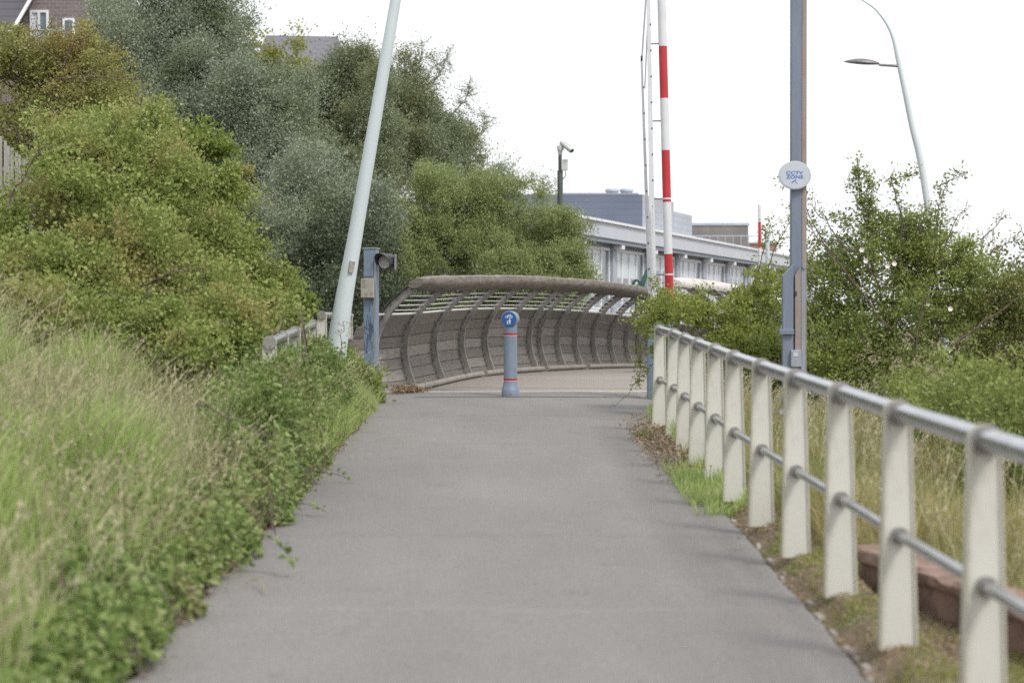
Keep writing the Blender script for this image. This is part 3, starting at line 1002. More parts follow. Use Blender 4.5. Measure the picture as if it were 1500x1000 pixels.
# ------------------------------------------------------------------ railings
def railing_post_mesh(H=1.10, wt=0.108, wb=0.155, z0=0.075, dep=0.075, t=0.010):
    """inverted-U strap round a tapered web plate; local origin at the foot, plate across the path"""
    mb = MB()
    # outline of the strap, from left foot over the arch to the right foot
    rc = wt / 2
    out = [(-wb / 2, z0)]
    for k in range(13):
        a = PI - PI * k / 12
        out.append((rc * math.cos(a), H - rc + rc * math.sin(a)))
    out.append((wb / 2, z0))
    inn = []
    for i, (x, z) in enumerate(out):
        if i in (0, len(out) - 1):
            inn.append((x - math.copysign(t, x), z))
        else:
            a = PI - PI * (i - 1) / 12
            inn.append(((rc - t) * math.cos(a), H - rc + (rc - t) * math.sin(a)))
    rings = [[(o[0], -dep / 2, o[1]), (i[0], -dep / 2, i[1]), (i[0], dep / 2, i[1]), (o[0], dep / 2, o[1])] for o, i in zip(out, inn)]
    mb.loft([[Vector(p) for p in r] for r in rings])
    strap = mb
    web = MB()
    pts = [(x, z) for x, z in inn]
    n = len(pts)
    vs = [(x, y, z) for y in (-0.028, -0.018) for x, z in pts]
    fs = [tuple(range(n)), tuple(reversed(range(n, 2 * n)))] + [(k, (k + 1) % n + n if False else k + n, (k + 1) % n + n, (k + 1) % n) for k in range(n)]
    web.add(vs, fs)
    return strap, web


def make_railing(label, feet, ends=(True, True), rail_ext=(0.25, 0.25), rail_r=0.040, mid=True):
    """feet: list of (x, y, z) of the posts"""
    base = Vector(feet[0])
    t = thing('railing', label, 'railing', base)
    strap, web = railing_post_mesh()
    sme = bpy.data.meshes.new('post'); sme.from_pydata(strap.v, [], strap.f); sme.materials.append(M['cream_edge'])
    wme = bpy.data.meshes.new('web_plate'); wme.from_pydata(web.v, [], web.f); wme.materials.append(M['cream'])
    ccs = []
    for z, r in ((1.05, 0.054), (0.545, 0.036)):
        cme = MB()
        mt = Matrix.Translation((0, -0.052, z)) @ Matrix.Rotation(-PI / 2, 4, 'X')
        cme.disc(mt, r, 0.030, 20)
        ccm = bpy.data.meshes.new('collar'); ccm.from_pydata(cme.v, [], cme.f); ccm.materials.append(M['collar'])
        ccs.append(ccm)
    for i, f in enumerate(feet):
        f = Vector(f)
        a, b = Vector(feet[max(i - 1, 0)]), Vector(feet[min(i + 1, len(feet) - 1)])
        ang = math.atan2(-(b.x - a.x), b.y - a.y)
        po = bpy.data.objects.new('post', sme); COL.objects.link(po); po.parent = t
        po.location = f - base; po.rotation_euler = (0, random.uniform(-.006, .006), ang)
        for nm, me in (('web_plate', wme), ('collar', ccs[0]), ('collar', ccs[1])):
            c = bpy.data.objects.new(nm, me); COL.objects.link(c); c.parent = po
    d0 = (Vector(feet[0]) - Vector(feet[1])).normalized(); d1 = (Vector(feet[-1]) - Vector(feet[-2])).normalized()
    line = [Vector(feet[0]) + d0 * rail_ext[0]] + [Vector(f) for f in feet] + [Vector(feet[-1]) + d1 * rail_ext[1]]
    mb = MB(); mb.tube([p + Vector((0, 0, 1.05)) for p in line], rail_r, 16); obj('top_rail', mb, M['steel'], t, True)
    if mid:
        mb = MB(); mb.tube([p + Vector((0, 0, 0.545)) for p in line], 0.024, 12); obj('middle_rail', mb, M['steel'], t, True)
    return t


XT = [(5.9, 1.665), (7.35, 1.625), (8.77, 1.588), (10.2, 1.57), (11.6, 1.546), (13.0, 1.524), (14.45, 1.507), (17.3, 1.507), (18.7, 1.512), (20.1, 1.525), (21.6, 1.535)]
feet = []
for i in range(-1, 10):
    y = 7.35 + 1.42 * i
    feet.append((lerp_pts(XT, y), y, float(ramp(y)) - 0.02))
feet[-1] = (feet[-1][0], 20.1, float(ramp(20.1)) - 0.02)
feet.append((1.525 - 0.035, 21.55, float(ramp(21.55)) - 0.02))
make_railing('long cream railing with steel tubes along the right verge of the path', feet[:-1] + [feet[-1]], rail_ext=(0.3, 0.1))

lf = [(-1.93, 17.0), (-1.99, 18.55), (-2.05, 20.1), (-2.11, 21.65), (-2.17, 23.2)]
make_railing('left railing of five cream posts half sunk in brambles', [(x, y, float(ramp(y)) + 0.0) for x, y in lf], rail_ext=(0.05, 0.05))
lf = [(-2.42, 27.2), (-2.30, 30.0)]
make_railing('short two-post cream railing behind the foot of the leaning mast', [(x, y, 0.67) for x, y in lf], rail_ext=(0.0, 0.35))

# ------------------------------------------------------------------ bollard
def bollard():
    c = Vector((-0.02, 27.5, float(ramp(27.5)) + 0.004))
    t = thing('bollard', 'blue grey bollard with a round blue cycle and pedestrian sign in its head', 'bollard', c)
    mb = MB()
    mb.lathe([(0.113, 0), (0.113, 0.095), (0.110, 0.10), (0.089, 0.18), (0.087, 0.19), (0.086, 0.95)], c, 36)
    obj('body', mb, M['bluegrey'], t, True)
    yaw = math.radians(-12)   # face turned a little to the viewer's left
    mt = Matrix.Translation(c + Vector((0, 0, 1.004))) @ Matrix.Rotation(yaw, 4, 'Z') @ Matrix.Rotation(PI / 2, 4, 'X')
    # local z now points to the viewer (-y)
    mb = MB()
    mb.disc(mt @ Matrix.Translation((0, 0, -0.09)), 0.104, 0.18, 40)
    head = obj('head', mb, M['bluegrey'], t, True, bevel=0.008)
    mb = MB(); mb.disc(mt @ Matrix.Translation((0, 0, 0.091)), 0.094, 0.004, 40)
    disc = obj('sign_disc', mb, M['signblue'], head)
    # pictograms
    mb = MB()
    z0 = 0.0952
    mz = mt @ Matrix.Translation((0, 0, z0)) @ Matrix.Scale(0.70, 4)

    def ring(cx, cy, r, w):
        n = 20
        for k in range(n):
            a, b = 2 * PI * k / n, 2 * PI * (k + 1) / n
            mb.prism(mz, [(cx + (r - w) * math.cos(a), cy + (r - w) * math.sin(a)), (cx + r * math.cos(a), cy + r * math.sin(a)),
                          (cx + r * math.cos(b), cy + r * math.sin(b)), (cx + (r - w) * math.cos(b), cy + (r - w) * math.sin(b))], 0.0015)

    def bar(a, b, w, w2=None):
        a, b = Vector((*a, 0)), Vector((*b, 0)); d = (b - a).normalized(); n = Vector((-d.y, d.x, 0))
        w2 = w2 or w
        mb.prism(mz, [tuple((a - n * w / 2)[:2]), tuple((b - n * w2 / 2)[:2]), tuple((b + n * w2 / 2)[:2]), tuple((a + n * w / 2)[:2])], 0.0018)
    # bicycle in the upper half
    ring(-0.043, 0.038, 0.026, 0.007); ring(0.043, 0.038, 0.026, 0.007)
    bar((-0.043, 0.038), (-0.012, 0.075), 0.007); bar((-0.012, 0.075), (0.034, 0.072), 0.007); bar((0.034, 0.072), (0.006, 0.036), 0.007)
    bar((0.006, 0.036), (-0.043, 0.038), 0.007); bar((0.043, 0.038), (0.030, 0.084), 0.007); bar((0.020, 0.086), (0.036, 0.086), 0.007)
    bar((-0.016, 0.082), (-0.004, 0.082), 0.008); bar((-0.012, 0.075), (0.006, 0.036), 0.007)
    # adult with child in the lower half
    def blobc(cx, cy, r):
        mb.prism(mz, [(cx + r * math.cos(2 * PI * k / 12), cy + r * math.sin(2 * PI * k / 12)) for k in range(12)], 0.0018)
    blobc(0.016, 0.006, 0.010)
    bar((0.016, -0.004), (0.016, -0.050), 0.020, 0.024); bar((0.012, -0.048), (0.004, -0.094), 0.011, 0.009); bar((0.020, -0.048), (0.028, -0.094), 0.011, 0.009)
    bar((0.010, -0.010), (-0.012, -0.046), 0.008); bar((0.022, -0.010), (0.034, -0.046), 0.008)
    blobc(-0.026, -0.036, 0.008)
    bar((-0.026, -0.044), (-0.026, -0.072), 0.015, 0.018); bar((-0.029, -0.070), (-0.034, -0.096), 0.008, 0.007); bar((-0.023, -0.070), (-0.018, -0.096), 0.008, 0.007)
    obj('pictogram', mb, M['signwhite'], disc)
    for z, in ((0.215,), (0.80,)):
        mb = MB(); mb.lathe([(0.0872, 0), (0.0885, 0.002), (0.0885, 0.024), (0.0872, 0.026)], c + Vector((0, 0, z)), 36)
        obj('red_band', mb, M['bandred'], t, True)
        mb = MB(); mb.lathe([(0.0870, 0), (0.0880, 0.001), (0.0880, 0.010), (0.0870, 0.011)], c + Vector((0, 0, z - 0.013)), 36)
        obj('pale_band', mb, M['palered'], t, True)
    mb = MB(); mb.disc(Matrix.Translation(c + Vector((0, -0.1125, 0.045))) @ Matrix.Rotation(PI / 2, 4, 'X'), 0.022, 0.003, 16, 1, 0.45)
    obj('lock_cover', mb, M['collar'], t)


bollard()

# ------------------------------------------------------------------ signal post on the left
def signal_post():
    b = at(544, 574, 27.45); b.z = 0.655
    t = thing('signal_post', 'blue grey box post with hooded signal lamp and graffiti scribbles at the bridge entry', 'signal post', b)
    H = at(544, 365, 27.45).z - b.z
    rz = math.radians(-10)      # right flank visible
    mb = MB(); mb.box((b.x, b.y, b.z + H / 2), (0.165, 0.17, H), rz)
    obj('column', mb, M['postblue'], t, bevel=0.006)
    ax = Vector((math.cos(rz), math.sin(rz), 0)); ay = Vector((math.sin(rz), -math.cos(rz), 0))  # right, to viewer
    mb = MB(); mb.box(Vector((b.x, b.y, b.z + H + 0.008)), (0.185, 0.19, 0.016), rz); obj('cap', mb, M['galv'], t, bevel=0.003)
    fz = lambda z, o=0.0, x=0.0: Vector((b.x, b.y, b.z + z)) + ay * (0.085 + o) + ax * x
    mb = MB(); mb.box(fz(H - 0.20, 0.006, -0.012), (0.125, 0.012, 0.30), rz); obj('access_plate', mb, M['bluegrey'], t, bevel=0.003)
    mb = MB(); mb.box(fz(H - 0.505, 0.035, -0.02), (0.165, 0.07, 0.245), rz); obj('control_box', mb, M['beigebox'], t, bevel=0.008)
    # pale edge trim of the right corner
    mb = MB(); mb.box(fz(H / 2 - 0.06, 0.0015, 0.070), (0.026, 0.003, H - 0.25), rz); obj('edge_trim', mb, M['galv'], t)
    # hooded lamp on the right flank
    lc = Vector((b.x, b.y, b.z + H - 0.165)) + ax * 0.205 + ay * 0.03
    mt = Matrix.Translation(lc) @ Matrix.Rotation(rz + math.radians(-18), 4, 'Z') @ Matrix.Rotation(PI / 2, 4, 'X')
    mb = MB(); mb.disc(mt @ Matrix.Translation((0, 0, -0.09)), 0.105, 0.13, 28)
    lamp = obj('lamp_housing', mb, M['darkmetal'], t, True)
    mb = MB(); mb.disc(mt @ Matrix.Translation((0, 0, 0.0405)), 0.086, 0.008, 28); obj('lens', mb, M['lens'], lamp)
    mb = MB()
    rings = []
    for k in range(21):
        a = -0.35 + (PI + 0.7) * k / 20
        r = 0.108; r2 = 0.100; dp = 0.05 + 0.10 * max(0, math.sin(a))
        rings.append([mt @ Vector((r * math.cos(a), r * math.sin(a), 0.0)), mt @ Vector((r * math.cos(a), r * math.sin(a), 0.04 + dp)),
                      mt @ Vector((r2 * math.cos(a), r2 * math.sin(a), 0.04 + dp)), mt @ Vector((r2 * math.cos(a), r2 * math.sin(a), 0.0))])
    mb.loft(rings); obj('hood', mb, M['darkmetal'], lamp, True)
    mb = MB(); mb.box(lc - ax * 0.11 - ay * 0.04, (0.08, 0.07, 0.06), rz); obj('lamp_bracket', mb, M['darkmetal'], t, bevel=0.004)
    mb = MB(); mb.box(lc + ax * 0.118 + Vector((0, 0, 0.0)), (0.012, 0.10, 0.20), rz); obj('lamp_guard', mb, M['lampgrey'], t, bevel=0.003)
    # scribbled graffiti lines
    rg = random.Random(3)
    mb = MB()
    for k in range(11):
        x0 = rg.uniform(-0.055, 0.03); z0 = rg.uniform(H * 0.42, H * 0.60)
        pts = [fz(z0, 0.002, x0)]
        for j in range(5):
            x0 = min(max(x0 + rg.uniform(-0.03, 0.03), -0.07), 0.045); z0 += rg.uniform(-0.13, 0.09)
            pts.append(fz(z0, 0.002, x0))
        mb.tube(pts, 0.0042, 4)
    for k in range(4):
        z0 = 0.30 + 0.03 * k
        mb.tube([fz(z0, 0.002, -0.06), fz(z0 + 0.035, 0.002, -0.02), fz(z0 - 0.01, 0.002, 0.02)], 0.004, 4)
    obj('graffiti', mb, M['scribble'], t)


signal_post()

# ------------------------------------------------------------------ leaning lamp masts
def curved_mast(label, pts, radii, head_at=None, head_len=0.8, head_dir=-1, extra=None):
    t = thing('lamp_mast', label, 'lamp post', pts[0])
    mb = MB(); fine = catmull([Vector(p) for p in pts], 6)
    rr = []
    for i in range(len(fine)):
        q = i / 6
        k = min(int(q), len(radii) - 2)
        rr.append(radii[k] + (radii[k + 1] - radii[k]) * (q - k))
    mb.tube(fine, rr, 20); obj('pole', mb, M['mast'], t, True)
    if head_at is not None:
        h = Vector(head_at); tip = h + Vector((head_dir * head_len, 0, 0.06 * head_len))
        arm_end = h.lerp(tip, 0.36) + Vector((0, 0, 0.0))
        mb = MB(); mb.tube([h, arm_end], [0.035, 0.03], 8); obj('arm', mb, M['lampgrey'], t, True)
        mb = MB(); rings = []
        for k in range(13):
            u = k / 12
            c = arm_end.lerp(tip, u) + Vector((0, 0, 0.02))
            wd = 0.17 * math.sin(PI * min(1, 0.08 + u * 0.92)) ** 0.7 + 0.004
            ht = 0.10 * math.sin(PI * min(1, 0.10 + u * 0.9)) ** 0.8 + 0.003
            ring = []
            for j in range(12):
                a = 2 * PI * j / 12
                ring.append(c + Vector((0, math.cos(a) * wd, math.sin(a) * ht * (1.0 if math.sin(a) > 0 else 0.3))))
            rings.append(ring)
        mb.loft(rings); obj('lamp_head', mb, M['lampgrey'], t, True)
    return t


# left mast (base in the brambles), leans to the right, its arched top lies above the frame
Ym = 24.5
m0 = at(484, 600, Ym); m0.z = 0.55
mp = [m0, at(497.5, 480, Ym), at(523, 330, Ym), at(579.5, 0, Ym), at(606, -170, Ym), at(606, -280, Ym), at(640, -390, Ym), at(720, -470, Ym)]
mt_ = curved_mast('thick pale blue mast leaning right behind the left hand brambles', mp,
                  [0.122, 0.113, 0.083, 0.062, 0.05, 0.042, 0.03, 0.016], head_at=at(606, -230, Ym), head_dir=1)
# taped label
mb = MB()
p0 = at(515, 391, Ym - 0.10); mb.box(p0, (0.055, 0.03, 0.135), 0.35)
mb.v = [tuple(Matrix.Translation(p0) @ Matrix.Rotation(0.17, 4, 'Y') @ Matrix.Translation(-p0) @ Vector(v)) for v in mb.v]
obj('sticker', mb, M['beigebox'], mt_)

Yr = 50.0
rp = [at(1420, 600, Yr), at(1359, 300, Yr), at(1335, 180, Yr), at(1317, 95, Yr), at(1306, 50, Yr), at(1288, 20, Yr), at(1266, 2, Yr), at(1225, -18, Yr)]
rp[0].z = terrain(rp[0].x, rp[0].y) - 0.1
curved_mast('slender pale lamp mast with arched tip and leaf shaped lamp, beyond the right hedge', rp,
            [0.11, 0.082, 0.07, 0.055, 0.035, 0.026, 0.02, 0.010], head_at=at(1317, 97, Yr), head_len=1.31)
Yf = 76.0
fp = [at(1127, 470, Yf), at(1125, 395, Yf), at(1123.5, 340, Yf), at(1122, 310, Yf)]
fp[0].z = 0.0
curved_mast('short far white mast beside the distant striped barrier pole', [fp[0], fp[1], fp[2]], [0.10, 0.085, 0.06])

# ------------------------------------------------------------------ raised barriers
def barrier(label, Yb, foot_px, foot_py, top_px, top_py, width_m, bands, post=None, lattice=False, rings=(), zbase=None):
    base = at(foot_px, foot_py, Yb)
    top = at(top_px, top_py, Yb)
    gb = Vector((base.x, Yb, float(ramp(Yb)) if zbase is None else zbase))
    t = thing('barrier', label, 'barrier', gb)
    d = (top - base)
    # arm as banded segments, each a part
    for y0, y1, c in bands:
        a = base + d * ((foot_py - y0) / (foot_py - top_py)); b = base + d * ((foot_py - y1) / (foot_py - top_py))
        mb = MB(); mb.tube([a, b], width_m / 2, 18); obj('arm_band', mb, M[c], t, True)
    for y in rings:
        a = base + d * ((foot_py - y) / (foot_py - top_py)); dn = d.normalized()
        mb = MB(); mb.tube([a - dn * .010, a + dn * .010], width_m / 2 + 0.004, 18); obj('clamp_ring', mb, M['white'], t, True)
    if post:
        mb = MB(); mb.box((gb.x + post['dx'], Yb + 0.02, gb.z + post['h'] / 2), (post['w'], 0.22, post['h']))
        obj('post', mb, M['postblue'], t, bevel=0.008)
        mb = MB(); mb.box((gb.x + post['dx'], Yb - 0.094, gb.z + post['h'] - 0.13), (0.12, 0.008, 0.035)); obj('plate', mb, M['beigebox'], t)
        mb = MB(); mb.tube([(base.x, Yb - 0.14, base.z), (base.x, Yb + 0.16, base.z)], 0.05, 16); obj('pivot', mb, M['darkmetal'], t, True)
        mb = MB(); mb.tube([(base.x, Yb, gb.z), (base.x, Yb, base.z)], 0.045, 12); obj('stub', mb, M['postblue'], t, True)
    if lattice:
        # folded skirt: hanging bars swung parallel to the arm
        def bar(nm, p, q, w0, w1, th=0.012):
            p, q = Vector(p), Vector(q); dd = (q - p).normalized(); sd = dd.cross(Vector((0, 1, 0))).normalized()
            mb = MB(); rings_ = []
            for c, w in ((p, w0), (q, w1)):
                rings_.append([c - sd * w / 2 + Vector((0, -th, 0)), c + sd * w / 2 + Vector((0, -th, 0)), c + sd * w / 2 + Vector((0, th, 0)), c - sd * w / 2 + Vector((0, th, 0))])
            mb.loft(rings_); obj(nm, mb, M['white'], t)
        bar('skirt_bar', at(957, 445, Yb), at(948.5, -90, Yb), 0.072, 0.040)
        bar('skirt_bar', at(952, 430, Yb + .10), at(939.5, 82, Yb + .10), 0.050, 0.026)
        bar('skirt_bar', at(940, 90, Yb + .10), at(950, -60, Yb + .10), 0.022, 0.022)
        bar('skirt_bar', at(944.5, 130, Yb + .06), at(952, -40, Yb + .06), 0.016, 0.016)
        bar('skirt_bar', at(959.5, 440, Yb - .08), at(957.5, 300, Yb - .08), 0.045, 0.020)
        for y in (64, 177, 291, 402):
            a = base + d * ((foot_py - y) / (foot_py - top_py)); b = at(948.5 + (y + 90) / 535 * 8.5, y + 0.5, Yb)
            mb = MB(); mb.tube([a, b], 0.009, 6); obj('tie_rod', mb, M['lampgrey'], t, True)
        mb = MB()
        for y in np.arange(-40, 440, 38):
            mb.box(at(951.0 + (y + 90) / 535 * 8.2, y, Yb - 0.014), (0.02, 0.008, 0.02))
            if y > 90: mb.box(at(941.5 + (y - 82) / 348 * 11, y + 16, Yb + 0.085), (0.02, 0.008, 0.02))
        obj('rivets', mb, M['lampgrey'], t)
    return t


barrier('raised red and white barrier pole with white folded skirt and blue post', 27.2, 981, 446, 966.5, -96, 0.108,
        [(446, 372, 'red'), (372, 296, 'white'), (296, 220, 'red'), (220, 144, 'white'), (144, 68, 'red'), (68, -8, 'white'), (-8, -84, 'red')],
        post=dict(dx=-0.165, w=0.235, h=1.19), lattice=True, rings=(402, 291))
barrier('distant thin red and white barrier pole past the bridge', 75.0, 1113.5, 470, 1112.5, 300, 0.115,
        [(470, 363, 'white'), (363, 325, 'red'), (325, 300, 'white')], zbase=0.2)

# ------------------------------------------------------------------ CCTV sign pole
def sign_pole():
    Yp = 21.6
    b = at(1160, 640, Yp); b.z = float(terrain(b.x, Yp)) - 0.05
    t = thing('sign_pole', 'tall blue grey steel pole with hinged lower bracket behind the right railing', 'pole', b)
    x0 = at(1158, 300, Yp).x; x1 = at(1180.5, 300, Yp).x
    w = x1 - x0; ztop = at(1168, -80, Yp).z
    zb = at(1168, 590, Yp).z
    # two faces: blue channel at left, weathered flange at right
    mb = MB(); mb.box((x0 + w * 0.34, Yp, (zb + ztop) / 2), (w * 0.68, 0.12, ztop - zb)); obj('column', mb, M['poleblue'], t, bevel=0.008)
    mb = MB(); mb.box((x0 + w * 0.835, Yp - 0.004, (zb + ztop) / 2), (w * 0.33, 0.118, ztop - zb)); obj('flange', mb, M['polebrown'], t, bevel=0.01)
    # lower root: shorter channel pieces either side with slanted tops
    xl0, xl1 = at(1144.5, 450, Yp).x, at(1160, 450, Yp).x
    zl0 = at(1150, 640, Yp).z; zl1 = at(1150, 404, Yp).z; zs = at(1157, 388, Yp).z
    def slanted(nm, xa, xb, zlo, za, zbv, y0, dep, m):
        mb = MB()
        vs = [(xa, y0, zlo), (xb, y0, zlo), (xb, y0, zbv), (xa, y0, za), (xa, y0 + dep, zlo), (xb, y0 + dep, zlo), (xb, y0 + dep, zbv), (xa, y0 + dep, za)]
        mb.add(vs, [(0, 1, 2, 3), (7, 6, 5, 4), (0, 4, 5, 1), (1, 5, 6, 2), (2, 6, 7, 3), (3, 7, 4, 0)])
        return obj(nm, mb, m, t, bevel=0.004)
    zl0 = float(terrain(b.x, Yp)) - 0.05
    slanted('root_channel', xl0, xl1, zl0, zl1, zs, Yp - 0.13, 0.10, M['poleblue'])
    xr0, xr1 = at(1162, 450, Yp).x, at(1170.5, 450, Yp).x
    slanted('front_strap', xr0, xr1, at(1165, 515, Yp).z, at(1165, 403, Yp).z, at(1170, 392, Yp).z, Yp - 0.14, 0.05, M['polebrown'])
    slanted('side_strap', at(1171, 400, Yp).x, at(1177, 400, Yp).x, zl0, at(1165, 397, Yp).z, at(1170, 388, Yp).z, Yp - 0.13, 0.06, M['galv'])
    mb = MB(); mb.box(at(1166, 430, Yp - 0.142), (0.018, 0.006, 0.045)); obj('slot', mb, M['darkmetal'], t)
    mb = MB(); mb.tube([at(1178, 391, Yp - 0.15), at(1178, 391, Yp - 0.05)], 0.018, 10); obj('bolt', mb, M['galv'], t, True)
    mb = MB(); mb.box(at(1152, 486, Yp - 0.145), (0.15, 0.045, 0.055)); obj('clamp_band', mb, M['poleblue'], t, bevel=0.006)
    mb = MB(); mb.box(at(1166, 525, Yp - 0.15), (0.105, 0.04, 0.17)); bx = obj('junction_box', mb, M['galv'], t, bevel=0.006)
    mb = MB(); mb.box(at(1165.5, 519, Yp - 0.172), (0.05, 0.004, 0.04)); obj('label_plate', mb, M['bwhite'], bx)
    # sign
    c = at(1164, 257, Yp - 0.10)
    sgn = thing('cctv_sign', 'oval pale sign reading CCTV ZONE fixed on the tall pole', 'sign', c)
    mt = Matrix.Translation(c) @ Matrix.Rotation(PI / 2, 4, 'X')
    mb = MB(); mb.disc(mt, 0.165, 0.016, 44, 1.0, 0.875); obj('sign_rim', mb, M['bwhite'], sgn, bevel=0.004)
    mb = MB(); mb.disc(mt @ Matrix.Translation((0, 0, 0.0165)), 0.152, 0.003, 44, 1.0, 0.875); obj('sign_face', mb, M['cctvface'], sgn)
    mb = MB(); mb.box(c + Vector((0, 0.022, 0.03)), (0.12, 0.035, 0.03)); mb.box(c + Vector((0, 0.022, -0.06)), (0.12, 0.035, 0.03)); obj('sign_clip', mb, M['galv'], sgn)
    for word, dz in (('CCTV', 0.0085), ('ZONE', -0.0325)):
        cu = bpy.data.curves.new('lettering', 'FONT'); cu.body = word; cu.align_x = 'CENTER'; cu.size = 0.050; cu.offset = 0.0016; cu.extrude = 0.0006
        cu.space_character = 1.05
        tmp = bpy.data.objects.new('tmp_text', cu); COL.objects.link(tmp)
        dg = bpy.context.evaluated_depsgraph_get()
        me = bpy.data.meshes.new_from_object(tmp.evaluated_get(dg))
        bpy.data.objects.remove(tmp)
        xs = [v.co.x for v in me.vertices]; k = 0.172 / (max(xs) - min(xs)); mid = (max(xs) + min(xs)) / 2
        for v in me.vertices:
            p = Vector(((v.co.x - mid) * k - 0.002, v.co.y * 0.92 + dz, 0.0205 + v.co.z)); v.co = mt @ p
        me.materials.clear()
        link('lettering', me, M['ink'], sgn)
    mb = MB(); mz = mt @ Matrix.Translation((0, 0, 0.0198))
    mb.prism(mz, [(-0.030, -0.066), (-0.022, -0.075), (0.014, -0.049), (0.007, -0.040)], 0.001)
    mb.prism(mz, [(-0.036, -0.075), (-0.028, -0.083), (-0.022, -0.077), (-0.030, -0.068)], 0.001)
    mb.prism(mz, [(0.002, -0.060), (0.008, -0.056), (0.016, -0.076), (0.010, -0.078)], 0.001)
    mb.prism(mz, [(0.010, -0.078), (0.030, -0.078), (0.030, -0.083), (0.010, -0.083)], 0.001)
    obj('camera_symbol', mb, M['ink'], sgn)


sign_pole()
# grey base plate on the ground by the pole
mb = MB(); p0 = at(1143, 616, 21.3); mb.box(p0, (0.12, 0.10, 0.22), 0.5, 0.5)
tag(obj('metal_plate', mb, M['poleblue'], bevel=0.005), 'small tilted blue grey metal plate in the grass at the foot of the pole', 'metal plate')

# ------------------------------------------------------------------ security camera mast
def cctv_mast():
    Yc = 52.0
    b = at(821, 560, Yc); b.z = -1.9
    t = thing('camera_mast', 'dark mast with white security camera rising behind the round bush', 'camera mast', b)
    mb = MB(); mb.tube([b, at(820.5, 250, Yc)], [0.075, 0.07], 14); mb.tube([at(820.5, 250, Yc), at(820.5, 226, Yc)], [0.045, 0.045], 12)
    obj('pole', mb, M['polegreen'], t, True)
    mb = MB(); mb.tube([at(820.5, 227, Yc), at(820.5, 219, Yc)], [0.045, 0.07], 14); mb.lathe([(0.03, -.02), (0.085, 0.0), (0.085, 0.10), (0.03, 0.13)], at(821, 220, Yc), 16)
    hd = obj('pan_head', mb, M['camwhite'], t, True)
    a, c = at(822, 208, Yc), at(838, 221, Yc - 0.25)
    dv = (c - a).normalized(); mb = MB()
    mb.tube([a, a + dv * 0.02, c - dv * 0.02, c], [0.05, 0.068, 0.072, 0.06], 14); obj('camera_body', mb, M['camwhite'], hd, True)
    mb = MB(); mb.tube([c + dv * .001, c + dv * 0.012], [0.05, 0.048], 14); obj('camera_lens', mb, M['darkmetal'], hd, True)
    mb = MB(); mb.tube([at(824, 205, Yc), at(835, 214, Yc - 0.2)], [0.03, 0.03], 8); obj('wiper_cover', mb, M['camwhite'], hd, True)
    mb = MB(); mb.box(at(827, 241.5, Yc - .05), (0.16, 0.12, 0.26)); obj('equipment_box', mb, M['camwhite'], t, bevel=0.012)
    mb = MB(); mb.tube([at(828, 250, Yc - .05), at(829, 257, Yc - .05), at(825, 262, Yc - .03), at(821.5, 263, Yc)], 0.012, 6); obj('cable', mb, M['darkmetal'], t, True)


cctv_mast()

# ------------------------------------------------------------------ green winch behind the parapet
def winch():
    Yw = 46.5
    b = at(934, 470, Yw); b.z = 0.3
    t = thing('winch', 'dark green lever and hand wheel sticking up beyond the timber handrail', 'winch', b)
    a, c = at(938.5, 423, Yw), at(951, 388, Yw)
    mb = MB(); mb.tube([a, a.lerp(c, .5), c], [0.060, 0.05, 0.026], 10); obj('lever', mb, M['green'], t, True)
    mb = MB(); mb.tube([c - (c - a).normalized() * 0.02, c + (c - a).normalized() * 0.04], [0.034, 0.034], 10); obj('knob', mb, M['darkmetal'], t, True)
    w = at(932.5, 417, Yw); mb = MB()
    pts = [w + Vector((0.075 * math.cos(2 * PI * k / 18), 0, 0.10 * math.sin(2 * PI * k / 18))) for k in range(19)]
    mb.tube(pts, 0.03, 8); mb.tube([w, a], [0.05, 0.06], 10); obj('hand_wheel', mb, M['green'], t, True)
    mb = MB(); mb.tube([b, Vector((b.x, b.y, a.z))], [0.07, 0.06], 12); obj('stand', mb, M['green'], t, True)


winch()

